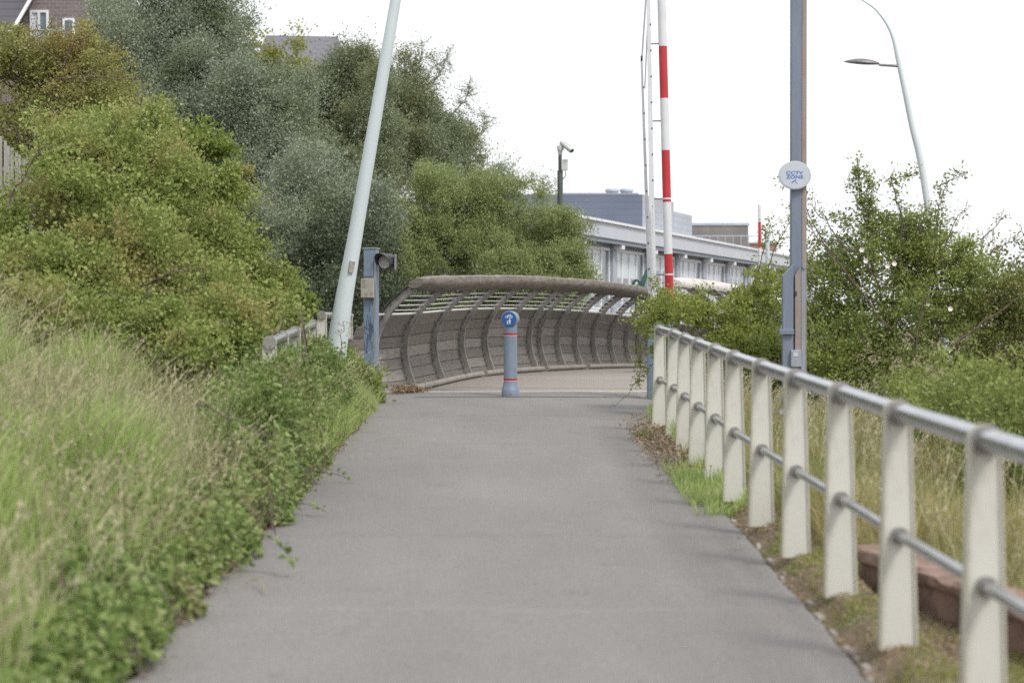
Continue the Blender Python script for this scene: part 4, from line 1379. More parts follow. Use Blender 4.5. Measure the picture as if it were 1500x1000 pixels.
# ------------------------------------------------------------------ buildings
def white_building():
    def P(tt, z=0.0, off=0.0):
        # facade line; off > 0 comes out towards the viewer's right/front
        return Vector((2.15 + 9 * tt + 0.958 * off, 60 + 30 * tt - 0.287 * off, z))
    t = thing('white_building', 'long white office building with deep roof fascia, columns and blinds in its windows', 'building', P(0, -2.0))
    zt = 4.48
    def slab(mb, t0, t1, z0, z1, o0, o1):
        a = [P(t0, z0, o0), P(t1, z0, o0), P(t1, z0, o1), P(t0, z0, o1), P(t0, z1, o0), P(t1, z1, o0), P(t1, z1, o1), P(t0, z1, o1)]
        mb.add(a, [(0, 1, 2, 3), (7, 6, 5, 4), (0, 4, 5, 1), (1, 5, 6, 2), (2, 6, 7, 3), (3, 7, 4, 0)])
    T0, T1 = -0.10, 1.35
    # the facade we see faces the camera on its left end? visible long face = the side towards +off
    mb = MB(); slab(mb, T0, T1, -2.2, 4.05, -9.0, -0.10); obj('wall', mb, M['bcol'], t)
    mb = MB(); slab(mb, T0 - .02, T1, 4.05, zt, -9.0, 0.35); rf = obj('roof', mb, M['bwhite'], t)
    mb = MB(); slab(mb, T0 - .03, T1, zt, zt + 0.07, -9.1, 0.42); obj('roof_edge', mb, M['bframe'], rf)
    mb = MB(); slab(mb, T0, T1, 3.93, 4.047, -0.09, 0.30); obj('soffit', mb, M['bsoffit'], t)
    cols = [-0.36 + 0.1405 * k for k in range(13)]
    cols = [0.094 + 0.1405 * k for k in range(-1, 9)]
    for i, c in enumerate(cols):
        mb = MB(); slab(mb, c - 0.006, c + 0.010, -2.2, 3.92, -0.09, 0.03); obj('column', mb, M['bcol'], t)
        mb = MB(); slab(mb, c - 0.004, c + 0.006, 3.80, 3.925, 0.035, 0.29); obj('bracket', mb, M['bframe'], t)
        if i == len(cols) - 1: break
        c2 = cols[i + 1]; a0 = c + 0.012; a1 = c2 - 0.010; wdt = a1 - a0
        for z0, z1 in ((2.05, 3.75), (-0.6, 0.9)):
            f = MB(); slab(f, a0, a1, z0 - 0.08, z0, -0.095, -0.03); slab(f, a0, a1, z1, z1 + 0.08, -0.095, -0.03)
            for k in range(5):
                q = a0 + wdt * k / 4
                slab(f, q - 0.0016, q + 0.0016, z0 + .001, z1 - .001, -0.095, -0.05)
            fr = obj('window', f, M['bframe'], t)
            for k in range(4):
                q0, q1 = a0 + wdt * k / 4 + 0.002, a0 + wdt * (k + 1) / 4 - 0.002
                g = MB(); slab(g, q0, q1, z0 + .002, z1 - .002, -0.096, -0.085)
                obj('pane', g, M['bglass'] if (k == 3) else M['blind'], fr)
                if k in (0, 1, 2):
                    g = MB(); slab(g, q0 + .002, q1 - .002, z0 + .05, z0 + (z1 - z0) * (0.35 + 0.2 * ((i * 7 + k * 3) % 3)), -0.083, -0.079)
                    obj('open_blind_gap', g, M['bglass'], fr)
        mb = MB(); slab(mb, a0, a1, 1.2, 1.95, -0.09, -0.06); obj('spandrel', mb, M['bwhite'], t)
    # plant room on the roof
    c0 = Vector((4.4, 72.0, 0)); dv = Vector((0.287, 0.958, 0))
    def block(nm, a, wl, ln, z0, z1, m_front, m_side):
        """front face from a going left by wl, flank from a along dv by ln"""
        lv = Vector((-1, 0.0, 0)) * wl; e = dv * ln
        mb = MB(); vs = [a + lv, a, a + e, a + e + lv]
        v = [Vector((p.x, p.y, z0)) for p in vs] + [Vector((p.x, p.y, z1)) for p in vs]
        mb.add(v, [(3, 2, 1, 0), (4, 5, 6, 7), (0, 1, 5, 4), (2, 3, 7, 6), (3, 0, 4, 7), (1, 2, 6, 5)])
        o = obj(nm, mb, m_front, t)
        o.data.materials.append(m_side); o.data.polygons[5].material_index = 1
        return o
    pr = block('plant_room', c0, 5.6, 4.9, zt + .071, 5.98, M['plant_dark'], M['plant_light'])
    mb = MB(); mb.box((c0.x - 2.8 + 0.7, 74.3, 6.0), (5.5, 4.4, 0.05)); 
    mb = MB()
    block('plant_annexe', c0 + dv * 4.92, 3.0, 3.2, zt + .071, 5.66, M['plant_dark'], M['plant_light'])
    for px in (896.5, 918):
        p = at(px, 284, 72.6); mb = MB(); mb.lathe([(0.20, 0), (0.20, 0.12), (0.24, 0.13), (0.24, 0.20), (0.14, 0.26)], (p.x, p.y, 5.98), 20)
        obj('roof_vent', mb, M['bwhite'], t, True)
    # raised rim at the left
    mb = MB(); mb.box((at(880, 288, 72).x, 73.2, 6.02), (2.6, 1.6, 0.07)); obj('roof_upstand', mb, M['plant_light'], t)


white_building()


def brown_block():
    Yb = 93.0
    a, b = at(1016, 330, Yb), at(1096, 330, Yb)
    t = thing('brown_building', 'flat roofed brown rendered block behind the white building', 'building', (a.x, Yb, -2))
    mb = MB(); mb.box(((a.x + b.x) / 2, Yb + 3, (a.z - 2) / 2), (b.x - a.x, 6, a.z + 2)); obj('wall', mb, M['brownbox'], t)
    mb = MB(); mb.box(((a.x + b.x) / 2, Yb + 3, a.z + 0.05), (b.x - a.x + 0.1, 6.1, 0.1)); obj('coping', mb, M['bcol'], t)
    mb = MB()
    zr = at(1050, 346, Yb).z
    mb.tube([(a.x - .4, Yb - .25, zr), (b.x + .8, Yb - .25, zr)], 0.02, 6)
    for k in range(8):
        x = a.x + (b.x - a.x) * k / 7
        mb.tube([(x, Yb - .25, zr - 0.6), (x, Yb - .25, zr)], 0.015, 5)
    obj('guard_rail', mb, M['bcol'], t)
    Yb = 96.5
    a, b = at(1046, 354, Yb), at(1150, 354, Yb)
    t = thing('brick_building', 'low red brick block beyond the far striped pole', 'building', (a.x, Yb, -2))
    mb = MB(); mb.box(((a.x + b.x) / 2, Yb + 5.1, (a.z - 2) / 2), (b.x - a.x, 4, a.z + 2)); obj('wall', mb, M['redbrick'], t)
    mb = MB(); mb.box(((a.x + b.x) / 2, Yb + 5.1, a.z + 0.04), (b.x - a.x + 0.1, 4.1, 0.08)); obj('coping', mb, M['brownbox'], t)


brown_block()


def houses():
    Yh = 64.0
    zg = 0.0
    a, b = at(18, 0, Yh), at(142, 0, Yh)
    ztop = at(0, -130, Yh).z
    t = thing('brick_house', 'brown brick house with white window and balcony above the left shrubs', 'house', (a.x, Yh, zg))
    mb = MB(); mb.box(((a.x + b.x) / 2, Yh + 3, (ztop + zg) / 2), (b.x - a.x, 6, ztop - zg)); obj('wall', mb, M['brownbrick'], t)
    # main roof, ridge across
    mb = MB(); xm0, xm1 = a.x - 0.2, b.x + 0.25
    vs = [(xm0, Yh - .3, ztop - .1), (xm1, Yh - .3, ztop - .1), (xm1, Yh + 3, ztop + 2.1), (xm0, Yh + 3, ztop + 2.1), (xm0, Yh + 6.3, ztop - .1), (xm1, Yh + 6.3, ztop - .1)]
    mb.add(vs, [(0, 1, 2, 3), (3, 2, 5, 4), (0, 3, 4), (1, 5, 2), (0, 4, 5, 1)]); obj('roof', mb, M['tile'], t)
    # lower wing with a tiled slope and white verge
    e0, e1 = at(-110, 40, Yh - 1.6), at(19, 40, Yh - 1.6); r0, r1 = at(-110, -12, Yh - .02), at(49, -12, Yh - .02)
    mb = MB(); mb.add([e0, e1, r1, r0, e0 + Vector((0, 0, -.10)), e1 + Vector((0, 0, -.10)), r1 + Vector((0, 0, -.10)), r0 + Vector((0, 0, -.10))],
                      [(0, 1, 2, 3), (7, 6, 5, 4), (0, 4, 5, 1), (1, 5, 6, 2), (3, 2, 6, 7), (0, 3, 7, 4)])
    obj('wing_roof', mb, M['tile'], t)
    mb = MB(); mb.tube([e1 + Vector((.05, 0, .02)), r1 + Vector((.05, 0, .02))], 0.055, 6); obj('verge', mb, M['signwhite'], t)
    w0, w1 = at(-110, 46, Yh - 1.2), at(17, 46, Yh - 1.2)
    mb = MB(); mb.box(((w0.x + w1.x) / 2, Yh - .62, (w0.z + zg) / 2), (w1.x - w0.x, 1.2, w0.z - zg)); obj('wing_wall', mb, M['brownbrick'], t)
    # window
    wa, wb = at(46, 19, Yh), at(70, 58, Yh)
    cx, cz = (wa.x + wb.x) / 2, (wa.z + wb.z) / 2; ww, wh = wb.x - wa.x, wa.z - wb.z
    f = MB()
    for dx in (-ww / 2, -0.01, ww / 2): f.box((cx + dx, Yh - .03, cz), (0.07, 0.08, wh))
    for dz in (-wh / 2 - .035, wh / 2 + .035): f.box((cx, Yh - .03, cz + dz), (ww + .07, 0.08, 0.07))
    fr = obj('window', f, M['signwhite'], t)
    g = MB(); g.box((cx - ww / 4, Yh - .008, cz), (ww / 2, 0.012, wh)); obj('curtain', g, M['blind'], fr)
    g = MB(); g.box((cx + ww / 4, Yh - .008, cz), (ww / 2 - .01, 0.012, wh)); obj('pane', g, M['bglass'], fr)
    wa, wb = at(92, 27, Yh), at(110, 60, Yh); cx2, cz2 = (wa.x + wb.x) / 2, (wa.z + wb.z) / 2
    f = MB(); f.box((cx2, Yh - .02, cz2), (wb.x - wa.x, 0.04, wa.z - wb.z)); fr = obj('window', f, M['signwhite'], t)
    g = MB(); g.box((cx2, Yh - .045, cz2), (wb.x - wa.x - .14, 0.01, wa.z - wb.z - .14)); obj('pane', g, M['bglass'], fr)
    # balcony
    zb = at(0, 66, Yh).z; zr = at(0, 45, Yh - 1).z
    xa, xb = at(43, 50, Yh - 1).x, at(98, 50, Yh - 1).x
    mb = MB(); mb.box(((xa + xb) / 2, Yh - .5, zb), (xb - xa, 1.0, 0.12)); bl = obj('balcony', mb, M['brownbox'], t)
    mb = MB(); mb.tube([(xa, Yh - 1, zr), (xb, Yh - 1, zr)], 0.03, 6)
    for k in range(14):
        x = xa + (xb - xa) * k / 13; mb.tube([(x, Yh - 1, zb), (x, Yh - 1, zr)], 0.012, 5)
    obj('balcony_rail', mb, M['galv'], bl)
    # roofs farther off
    for nm, label, px0, px1, pye, pyr, Yq, hip in (('slate_house', 'house with grey roof peeping over the silver tree, next to the brick house', 142, 215, 40, -14, 74, .8),
                                                 ('slate_house', 'far house with purple slate hip roof behind the tree tops', 372, 505, 96, 36, 80, .5)):
        a, b = at(px0, pye, Yq), at(px1, pye, Yq); zr = at(px0, pyr, Yq).z
        t = thing(nm, label, 'house', ((a.x + b.x) / 2, Yq, 0))
        mb = MB(); mb.box(((a.x + b.x) / 2, Yq + 3, (a.z - .06) / 2), (b.x - a.x - .3, 5.6, a.z - .06)); obj('wall', mb, M['brownbrick'], t)
        mb = MB(); x0, x1 = a.x, b.x
        vs = [(x0, Yq, a.z), (x1, Yq, a.z), (x1, Yq + 6, a.z), (x0, Yq + 6, a.z), (x0 + hip * .2, Yq + 3, zr), (x1 - hip, Yq + 3, zr - .05)]
        mb.add(vs, [(0, 1, 5, 4), (2, 3, 4, 5), (1, 2, 5), (3, 0, 4), (3, 2, 1, 0)]); obj('roof', mb, M['slate'], t)


houses()

# ------------------------------------------------------------------ wooden fence top left
def fence():
    Yf0, Yf1 = 21.5, 23.5
    a, b = at(-70, 188, Yf0), at(50, 236, Yf1)
    t = thing('picket_fence', 'weathered grey board fence at the left edge among the shrubs', 'fence', (a.x, a.y, 1.2))
    n = 22
    for k in range(n):
        u = k / (n - 1); p = a.lerp(b, u)
        q = a.lerp(b, u)
        p.z = float(np.interp(u, [0, .58, .8, 1], [at(0, 190, 22).z, at(0, 194, 22.3).z, at(0, 220, 22.8).z, at(0, 236, 23.4).z])) + random.uniform(-.05, .03)
        zb = 1.3
        mb = MB(); mb.box((p.x, p.y + random.uniform(-.006, .006), (p.z + zb) / 2), (random.uniform(.030, .043), 0.02, p.z - zb), math.atan2(b.y - a.y, b.x - a.x) + random.uniform(-.06, .06), random.uniform(-.01, .01)); obj('board', mb, M['fencewood'], t)
    d = Vector((0.0, 0.03, 0))
    for z in (1.7, 2.5):
        mb = MB(); mb.tube([Vector((a.x, a.y, z)) + d, Vector((b.x, b.y, z)) + d], 0.03, 4); obj('cross_rail', mb, M['fencewood'], t)


fence()

# ------------------------------------------------------------------ kerb behind the railing, edging
mb = MB()
ka, kb = Vector((2.62, 7.2, 0)), Vector((1.80, 11.35, 0))
d = (kb - ka).normalized(); nrm = Vector((d.y, -d.x, 0))
rings = []
rg = np.random.default_rng(4)
n = 26
for k in range(n + 1):
    c = ka.lerp(kb, k / n); z = float(ramp(c.y))
    j = lambda s_=0.008: float(rg.normal() * s_)
    rings.append([c + nrm * 0.05 + Vector((0, 0, z - .12)), c + nrm * (0.05 + j()) + Vector((0, 0, z + 0.075 + j())), c + Vector((j(), 0, z + 0.085 + j())), c + Vector((j(), 0, z + 0.135 + j())), c + Vector((0.02 + j(), 0, z + 0.155 + j(.004))), c + nrm * 0.20 + Vector((0, 0, z + 0.155 + j(.004))),
                  c + nrm * 0.23 + Vector((0, 0, z + .135)), c + nrm * 0.23 + Vector((0, 0, z - .2))])
mb.loft(rings)
tag(obj('low_wall', mb, M['brickkerb'], bevel=0.006), 'low weathered red brown concrete wall behind the nearest railing posts', 'low wall')

mb = MB()
rg = random.Random(8)
y = 6.0
while y < 20.5:
    ln = rg.uniform(0.03, 0.16)
    if rg.random() < (0.42 if y < 13 else 0.25):
        c = (path_right(y) + 0.035 + rg.uniform(-.01, .015), y + ln / 2, float(ramp(y)) + rg.uniform(-0.014, -0.006))
        mb.box(c, (rg.uniform(.02, .042), ln, 0.028), rg.uniform(-.1, .1), 0, rg.uniform(.75, .95))
    y += ln + rg.uniform(0.0, 0.10)
struct('path_edging', obj('path_edging', mb, M['stone'], bevel=0.006))

# ------------------------------------------------------------------ vegetation: left bank
def scatter(n, xr, yr, seed, keep=None, power=1.0):
    rg = np.random.default_rng(seed)
    x = rg.uniform(*xr, n); y = yr[0] + (yr[1] - yr[0]) * rg.random(n) ** power
    if keep is not None:
        k = keep(x, y, rg.random(n)); x, y = x[k], y[k]
    return np.stack([x, y, terrain(x, y)], 1)


def clumpy(x, y, s, seed):
    rg = np.random.default_rng(seed)
    v = 0
    for k in range(5):
        a = rg.uniform(0, 2 * PI); f = s * rg.uniform(.6, 1.8)
        v = v + np.sin((x * math.cos(a) + y * math.sin(a)) * f + rg.uniform(0, 6))
    return v / 5 * 0.9 + 0.5


inview = lambda x, y: (x > -0.30 * y - 1.6)
# tall green grass on the bank
P1 = scatter(380000, (-8.2, -1.58), (5.0, 25), 21, lambda x, y, r: inview(x, y) & (r < np.clip((-1.5 - x) * 1.5 + 0.12 + 0.33 * sstep(12, 16, y), 0.05, 1) * (0.35 + 0.75 * clumpy(x, y, 2.2, 3))), 0.8)
h1 = (0.10 + 0.52 * np.clip(clumpy(P1[:, 0], P1[:, 1], 3.4, 4), 0, 1.1) * np.clip((-1.5 - P1[:, 0]) * 1.5, 0.2, 1)) * (1 - 0.2 * sstep(11, 17, P1[:, 1])) + 0.16 * sstep(14, 17, P1[:, 1]) * (P1[:, 0] > -2.4)
V = grass('g', P1, np.maximum(h1, .12), None, 5, 0.0045, 0.42, wind=(0.12, -0.05))
tag(quads('grass_bank', V, M['grass'], strips=3), 'long green grass covering the left bank', 'grass', kind='stuff')
P1b = scatter(52000, (-8.2, -1.8), (6.5, 24), 24, lambda x, y, r: inview(x, y) & (r < np.clip(clumpy(x, y, 1.9, 17) * 1.6 - .55, 0, 1) * (0.5 + 0.8 * sstep(9, 12, y))), 0.85)
V = grass('g', P1b, .36 + .22 * sstep(11, 14, P1b[:, 1]), None, 25, 0.004, 0.75, wind=(0.18, -0.08))
tag(quads('dead_grass', V, M['seed'], strips=3), 'bleached dead grass tangled in patches through the left bank', 'grass', kind='stuff')
# pale seed heads
P2 = scatter(10500, (-8, -1.75), (6, 25), 22, lambda x, y, r: inview(x, y) & (r < 0.25 + 0.8 * clumpy(x, y, 1.5, 9)))
st, hd = seed_heads(P2, 0.58, 6, 0.45)
stalk = quads('seed_grass', st, M['seed'], strips=3)
tag(stalk, 'pale seeding grass stalks standing over the left bank', 'grass', kind='stuff')
quads('seed_head', hd, M['seed'], stalk)['kind'] = 'stuff'

# low bramble cover along the path edge
rg = np.random.default_rng(31)
n = 50000
y = 6.2 + 20.5 * rg.random(n) ** 0.9
edge = np.array([path_left(v) for v in y])
wv = 0.10 * np.sin(y * 2.3) + 0.08 * np.sin(y * 5.1 + 1) + 0.06 * np.sin(y * 11.7)
dd = rg.random(n) ** 0.8 * (0.50 + 0.20 * np.sin(y * 1.1 + 2) + 0.15 * sstep(12, 15, y)) + 0.0
x = edge + 0.03 - 0.13 * sstep(16.5, 20, y) + wv * .35 - dd * np.where(rg.random(n) < .3, .25, 1)
hh = np.clip(0.06 + 0.75 * dd, 0, 0.34) * (0.55 + 0.6 * clumpy(x, y, 4.5, 12)) * (1 + 1.15 * sstep(13, 16.5, y) * (1 - sstep(22.5, 25, y)) * sstep(.05, .3, dd))
dens = clumpy(x, y, 6.0, 14)
z = np.maximum(terrain(x, y), ramp(y)) + hh * (0.25 + 0.75 * rg.random(n) ** 0.5)
k = (rg.random(n) < 0.35 + 0.9 * dens) & inview(x, y)
C = np.stack([x, y, z], 1)[k]
m_ = len(C)
L = 0.038 * rg.uniform(0.6, 1.4, m_)
V = leaf_ribbons(C, rg.normal(size=(m_, 3)) + np.array([0.5, -0.3, 0.1]), rg.normal(size=(m_, 3)) * 0.6 + np.array([0.25, -0.3, 1.0]), L, L * 0.75)
cov = tag(quads('bramble_cover', V, M['l_cover'], strips=2), 'low bramble leaves spilling over the left edge of the path', 'brambles', kind='stuff')
mb = MB()
for q in range(110):
    y0 = rg.uniform(6.5, 26); x0 = path_left(y0) - rg.uniform(0.0, 0.6)
    if x0 < -0.25 * y0: continue
    z0 = float(max(terrain(x0, y0), ramp(y0)))
    dx = rg.uniform(0.05, 0.55); dy = rg.uniform(-0.4, 0.3)
    pts = [(x0, y0, z0), (x0 + dx * .4, y0 + dy * .4, z0 + rg.uniform(.1, .3)), (x0 + dx, y0 + dy, z0 + rg.uniform(0.02, .12))]
    pts[2] = (min(pts[2][0], path_left(y0) + 0.10), pts[2][1], pts[2][2])
    mb.tube(catmull([Vector(p) for p in pts], 4), 0.0035, 4)
obj('bramble_stem', mb, M['twig'], cov)['kind'] = 'stuff'


def sprig(label, p0, p1, lift, seed, nl=9, ln=0.05):
    rg = np.random.default_rng(seed)
    t = thing('bramble_sprig', label, 'bramble', p0)
    a, b = Vector(p0), Vector(p1)
    pts = catmull([a, a.lerp(b, .4) + Vector((0, 0, lift)), a.lerp(b, .8) + Vector((0, 0, lift * .7)), b], 6)
    mb = MB(); mb.tube(pts, [0.004 * (1 - .6 * i / len(pts)) for i in range(len(pts))], 5); obj('stem', mb, M['twig'], t, True)
    C, A = [], []
    for k in range(nl):
        q = pts[int((0.15 + 0.85 * k / (nl - 1)) * (len(pts) - 1))]
        for j in range(3):
            C.append(np.array(q) + rg.normal(size=3) * .012); A.append(rg.normal(size=3) + np.array([0.5, -.2, 0.1]))
    C, A = np.array(C), np.array(A); L = ln * rg.uniform(.6, 1.3, len(C))
    quads('leaves', leaf_ribbons(C, A, rg.normal(size=(len(C), 3)) * .5 + np.array([0, -.5, 1.]), L, L * .8), M['l_cover'], t, strips=2)


yb = 11.6; zb = float(ramp(yb))
sprig('bramble sprig with dark leaves reaching out over the path', (-1.62, yb, zb + 0.16), (at(428, 868, 11.2).x, 11.2, zb + 0.09), 0.10, 51)
sprig('thin bramble runner low over the path edge, farther up', (-1.62, 14.2, .36), (-1.24, 14.0, .38), 0.05, 52, 6, 0.035)
sprig('short bramble runner on the path edge near the grass', (-1.6, 16.5, .43), (-1.24, 16.2, .42), 0.04, 53, 6, 0.035)

B = lambda px, py, Y, rx, ry, rz: (*at(px, py, Y), rx, ry, rz)
g = lambda p: (p[0], p[1], float(terrain(p[0], p[1])))


def root(px, Y):
    x = (px - 750) / F * Y
    return (x, Y, float(terrain(x, Y)))


# shrubs on the bank
plant('rusty_shrub', 'tall rusty brown and green shrub at top left below the brick house', 'shrub', root(90, 25.5),
      [B(30, 130, 25.5, .85, .9, .62), B(120, 120, 25.5, .75, .9, .55), B(180, 150, 25.8, .42, .6, .42), B(60, 190, 25, .9, .8, .6), B(140, 190, 25.3, .7, .8, .5),
       B(50, 90, 25.8, .55, .6, .40)],
      620, 95, 0.15, 0.036, 61, extra_twigs=22, lm=M['l_brown'], bm=M['twig'], trunk_r=0.05, ntrunk=5, nlimb=90, group='shrubs on the left bank', shell=.7, aspect=.75,
      sprays=[dict(pts=[at(120, 150, 25.2), at(160, 90, 25.2), at(176, 62, 25.2)], twigs=8, leaves=10), dict(pts=[at(60, 120, 25), at(120, 112, 24.6), at(215, 118, 24.6)], twigs=14, leaves=12),
              dict(pts=[at(20, 100, 25), at(40, 60, 25), at(75, 40, 25)], twigs=9, leaves=12), dict(pts=[at(90, 100, 25), at(110, 60, 25), at(140, 48, 25)], twigs=9, leaves=12)])
plant('bramble_thicket', 'broad bramble thicket with pinkish leaf tips in front of the board fence', 'bramble thicket', root(90, 20),
      [B(60, 330, 20, .80, .9, .62), B(150, 290, 20.5, .75, .9, .62), B(220, 310, 21, .58, .9, .55), B(20, 420, 19, .75, .8, .55), B(130, 400, 19.2, .85, .9, .62),
       B(230, 405, 19.8, .68, .9, .55), B(110, 215, 22, .62, .7, .42), B(190, 230, 22, .6, .7, .45)],
      1500, 100, 0.14, 0.036, 62, extra_twigs=26, lm=M['l_bramble'], bm=M['twig'], trunk_r=0.03, ntrunk=6, nlimb=90, group='shrubs on the left bank', shell=.75, flat=.8, aspect=.8,
      sprays=[dict(pts=[at(180, 430, 18.6), at(250, 400, 18.2), at(305, 392, 18.2)], twigs=8, leaves=8, ls=.8), dict(pts=[at(10, 300, 19), at(40, 250, 19), at(70, 205, 19)], twigs=9, leaves=10)])
plant('bramble_mound', 'dense bramble mound with dark hollow next to the grey poplars', 'bramble thicket', root(330, 22),
      [B(295, 375, 22, .52, .9, .52), B(355, 410, 23, .36, .7, .42), B(300, 300, 22.6, .42, .6, .40), B(385, 455, 23.2, .32, .6, .26), B(250, 440, 21, .6, .7, .40), B(340, 455, 21, .55, .7, .35)],
      900, 100, 0.13, 0.036, 63, extra_twigs=16, lm=M['l_bramble'], bm=M['twig'], trunk_r=0.03, ntrunk=5, nlimb=60, group='shrubs on the left bank', shell=.75, aspect=.8)
plant('bramble_thicket', 'lower bramble tangle where the shrubs meet the long grass', 'bramble thicket', root(200, 17),
      [B(40, 480, 17.5, .50, .7, .26), B(130, 475, 18, .50, .7, .28), B(220, 478, 18.3, .50, .7, .28), B(300, 480, 18.6, .46, .7, .28), B(350, 490, 18.9, .34, .6, .24), B(90, 450, 18.6, .6, .6, .34), B(200, 445, 19, .6, .6, .36),
       B(300, 445, 19.4, .52, .6, .34), B(270, 505, 17.6, .28, .4, .16)],
      1000, 90, 0.13, 0.034, 69, extra_twigs=14, lm=M['l_bramble'], bm=M['twig'], trunk_r=0.02, ntrunk=6, nlimb=60, group='shrubs on the left bank', shell=.75, flat=.8, aspect=.8)
plant('elder_sapling', 'bright lime green sapling standing above the bramble mass', 'sapling', root(280, 23.2),
      [B(275, 215, 23.2, .36, .4, .22), B(310, 225, 23.2, .14, .25, .22), B(230, 205, 23.4, .25, .3, .15)],
      110, 40, 0.13, 0.065, 64, M['l_lime'], M['twig'], 0.025, 3, 20, shell=.6)
plant('elder_sapling', 'fresh green sapling leaning beside the left railing', 'sapling', root(425, 25),
      [B(425, 428, 25, .22, .25, .16), B(405, 450, 24.8, .25, .3, .18), B(445, 450, 25, .13, .2, .12)],
      60, 34, 0.11, 0.07, 65, M['l_lime'], M['twig'], 0.02, 3, 14, shell=.6)
plant('bramble_clump', 'leafy bramble clump at the foot of the signal post', 'bramble', root(525, 26.2),
      [B(520, 558, 26.2, .20, .35, .16), B(500, 530, 26, .18, .3, .17), B(540, 575, 26.4, .14, .2, .10), B(480, 560, 25.5, .22, .4, .2)],
      150, 60, 0.11, 0.05, 66, M['l_lime'], M['twig'], 0.012, 4, 20, shell=.7, near=True)
plant('bramble_clump', 'straggly bramble clump with pale flowers in front of the mast foot', 'bramble', root(460, 22),
      [B(470, 540, 22, .26, .5, .22), B(430, 530, 21, .30, .5, .20), B(450, 590, 20.5, .25, .5, .22), B(490, 575, 22.5, .15, .4, .2), B(395, 560, 16.4, .20, .3, .20), B(425, 562, 17.0, .22, .4, .20), B(380, 600, 15.6, .24, .4, .2), B(410, 545, 18.2, .2, .4, .16)],
      460, 60, 0.11, 0.036, 67, M['l_cover'], M['twig'], 0.012, 4, 30, shell=.7,
      sprays=[dict(pts=[at(490, 560, 22), at(500, 500, 22), at(505, 470, 22)], twigs=8, leaves=9, r=.006, tl=.1)])
# weedy stems in the grass zone
plant('bramble_canes', 'dead dark bramble canes lying in the bank grass', 'bramble', root(330, 14),
      [B(320, 600, 14, .10, .2, .06)], 12, 14, 0.1, 0.03, 68, M['l_cover'], M['twig'], 0.006, 2, 4,
      sprays=[dict(pts=[at(290, 590, 13.5), at(340, 612, 13.3), at(400, 640, 13.2)], r=.008, twigs=4, leaves=6, tl=.08),
              dict(pts=[at(225, 550, 14.5), at(240, 520, 14.5), at(252, 495, 14.5)], r=.006, twigs=2, leaves=4, tl=.05)])

# yellow ragwort flowers
def flower(label, px, py, Y, n, seed, r=0.022, name='yellow_wildflower'):
    rg = np.random.default_rng(seed)
    h = at(px, py, Y); b = (h.x, h.y, float(terrain(h.x, h.y)))
    t = thing(name, label, 'wildflower', b, 'yellow wildflowers')
    for k in range(n):
        ms, mf = MB(), MB()
        q = h + Vector(rg.normal(size=3) * np.array([.07, .08, .05])) * (0 if n == 1 else 1)
        ms.tube(catmull([Vector(b), Vector(b).lerp(q, .6) + Vector(rg.normal(size=3) * .01), q], 3), 0.0025, 4)
        rr = r * rg.uniform(.7, 1.3)
        ring = []
        for j in range(16):
            a = 2 * PI * j / 16; k2 = 1.0 if j % 2 == 0 else .62
            ring.append(q + Vector((math.cos(a) * k2, math.sin(a) * .8 * k2, .35 * k2)) * rr)
        mf.add([q] + ring + [q - Vector((0, 0, rr * .25))], [(0, 1 + j, 1 + (j + 1) % 16) for j in range(16)] + [(17, 1 + (j + 1) % 16, 1 + j) for j in range(16)])
        st_ = obj('stem', ms, M['l_lime'], t); obj('flower_head', mf, M['yellow'], t)


flower('yellow flower beside the path edge below the signal post', 507, 606, 20.6, 3, 71)
flower('yellow flower in the brambles left of the mast foot', 438, 582, 19.0, 3, 72, .02)
flower('lone yellow flower in near grass at the left frame edge', 30, 838, 8.6, 1, 73, .016)
flower('yellow flower deep in the grass, upper of two at left', 15, 778, 9.6, 1, 74, .015)
flower('yellow ragwort by the third railing bay from the far end', 1040, 688, 15.6, 5, 75, .018)
flower('yellow ragwort spray at the tuft beside the path', 1005, 661, 17.4, 4, 76, .018)
flower('single yellow flower behind the middle of the railing', 1062, 600, 19.0, 1, 77, .03)

# ------------------------------------------------------------------ trees behind
tree_kw = dict(shell=.9, flat=1.0, lv=1.5)
plant('silver_poplar', 'largest silver grey poplar towering at the left, in front of the houses', 'tree', (-8.5, 50, 0.0),
      [B(255, 70, 50, 1.6, 2, 1.4), B(205, 75, 51, 1.1, 1.6, 1.2), B(310, 110, 50.5, .9, 1.2, .9), B(300, 180, 48.5, 1.7, 1.6, 1.2), B(390, 190, 48, 1.2, 1.2, 1.1),
       B(240, 190, 49, 1.3, 1.5, 1.2), B(390, 270, 47.5, 1.25, 1.2, 1.2), B(320, 280, 48, 1.2, 1.4, 1.3), B(265, 5, 51, 1.1, 1.6, 1.0), B(310, 30, 51, .7, 1.0, .7), B(160, 75, 51.5, .6, .8, .7)],
      1500, 230, 0.34, 0.060, 81, M['l_silver'], M['greybark'], 0.30, 2, 90, group='trees beyond the bank', up=.8, lobes=9, lk=.46, **tree_kw)
plant('grey_green_tree', 'grey green tree behind the leaning mast, reaching the slate roof', 'tree', (-4.6, 58, -0.8),
      [B(515, 135, 58, .75, 1.3, .9), B(530, 90, 58, .55, 1.0, .65), B(450, 200, 58, 1.1, 1.4, 1.1), B(540, 190, 57, 1.1, 1.4, 1.3), B(470, 260, 56, 1.3, 1.4, 1.3), B(520, 290, 56, 1.2, 1.2, 1.1), B(470, 150, 58, .7, 1, .7)],
      900, 220, 0.34, 0.060, 82, M['l_darksilver'], M['greybark'], 0.24, 2, 70, group='trees beyond the bank', up=.4, **tree_kw)
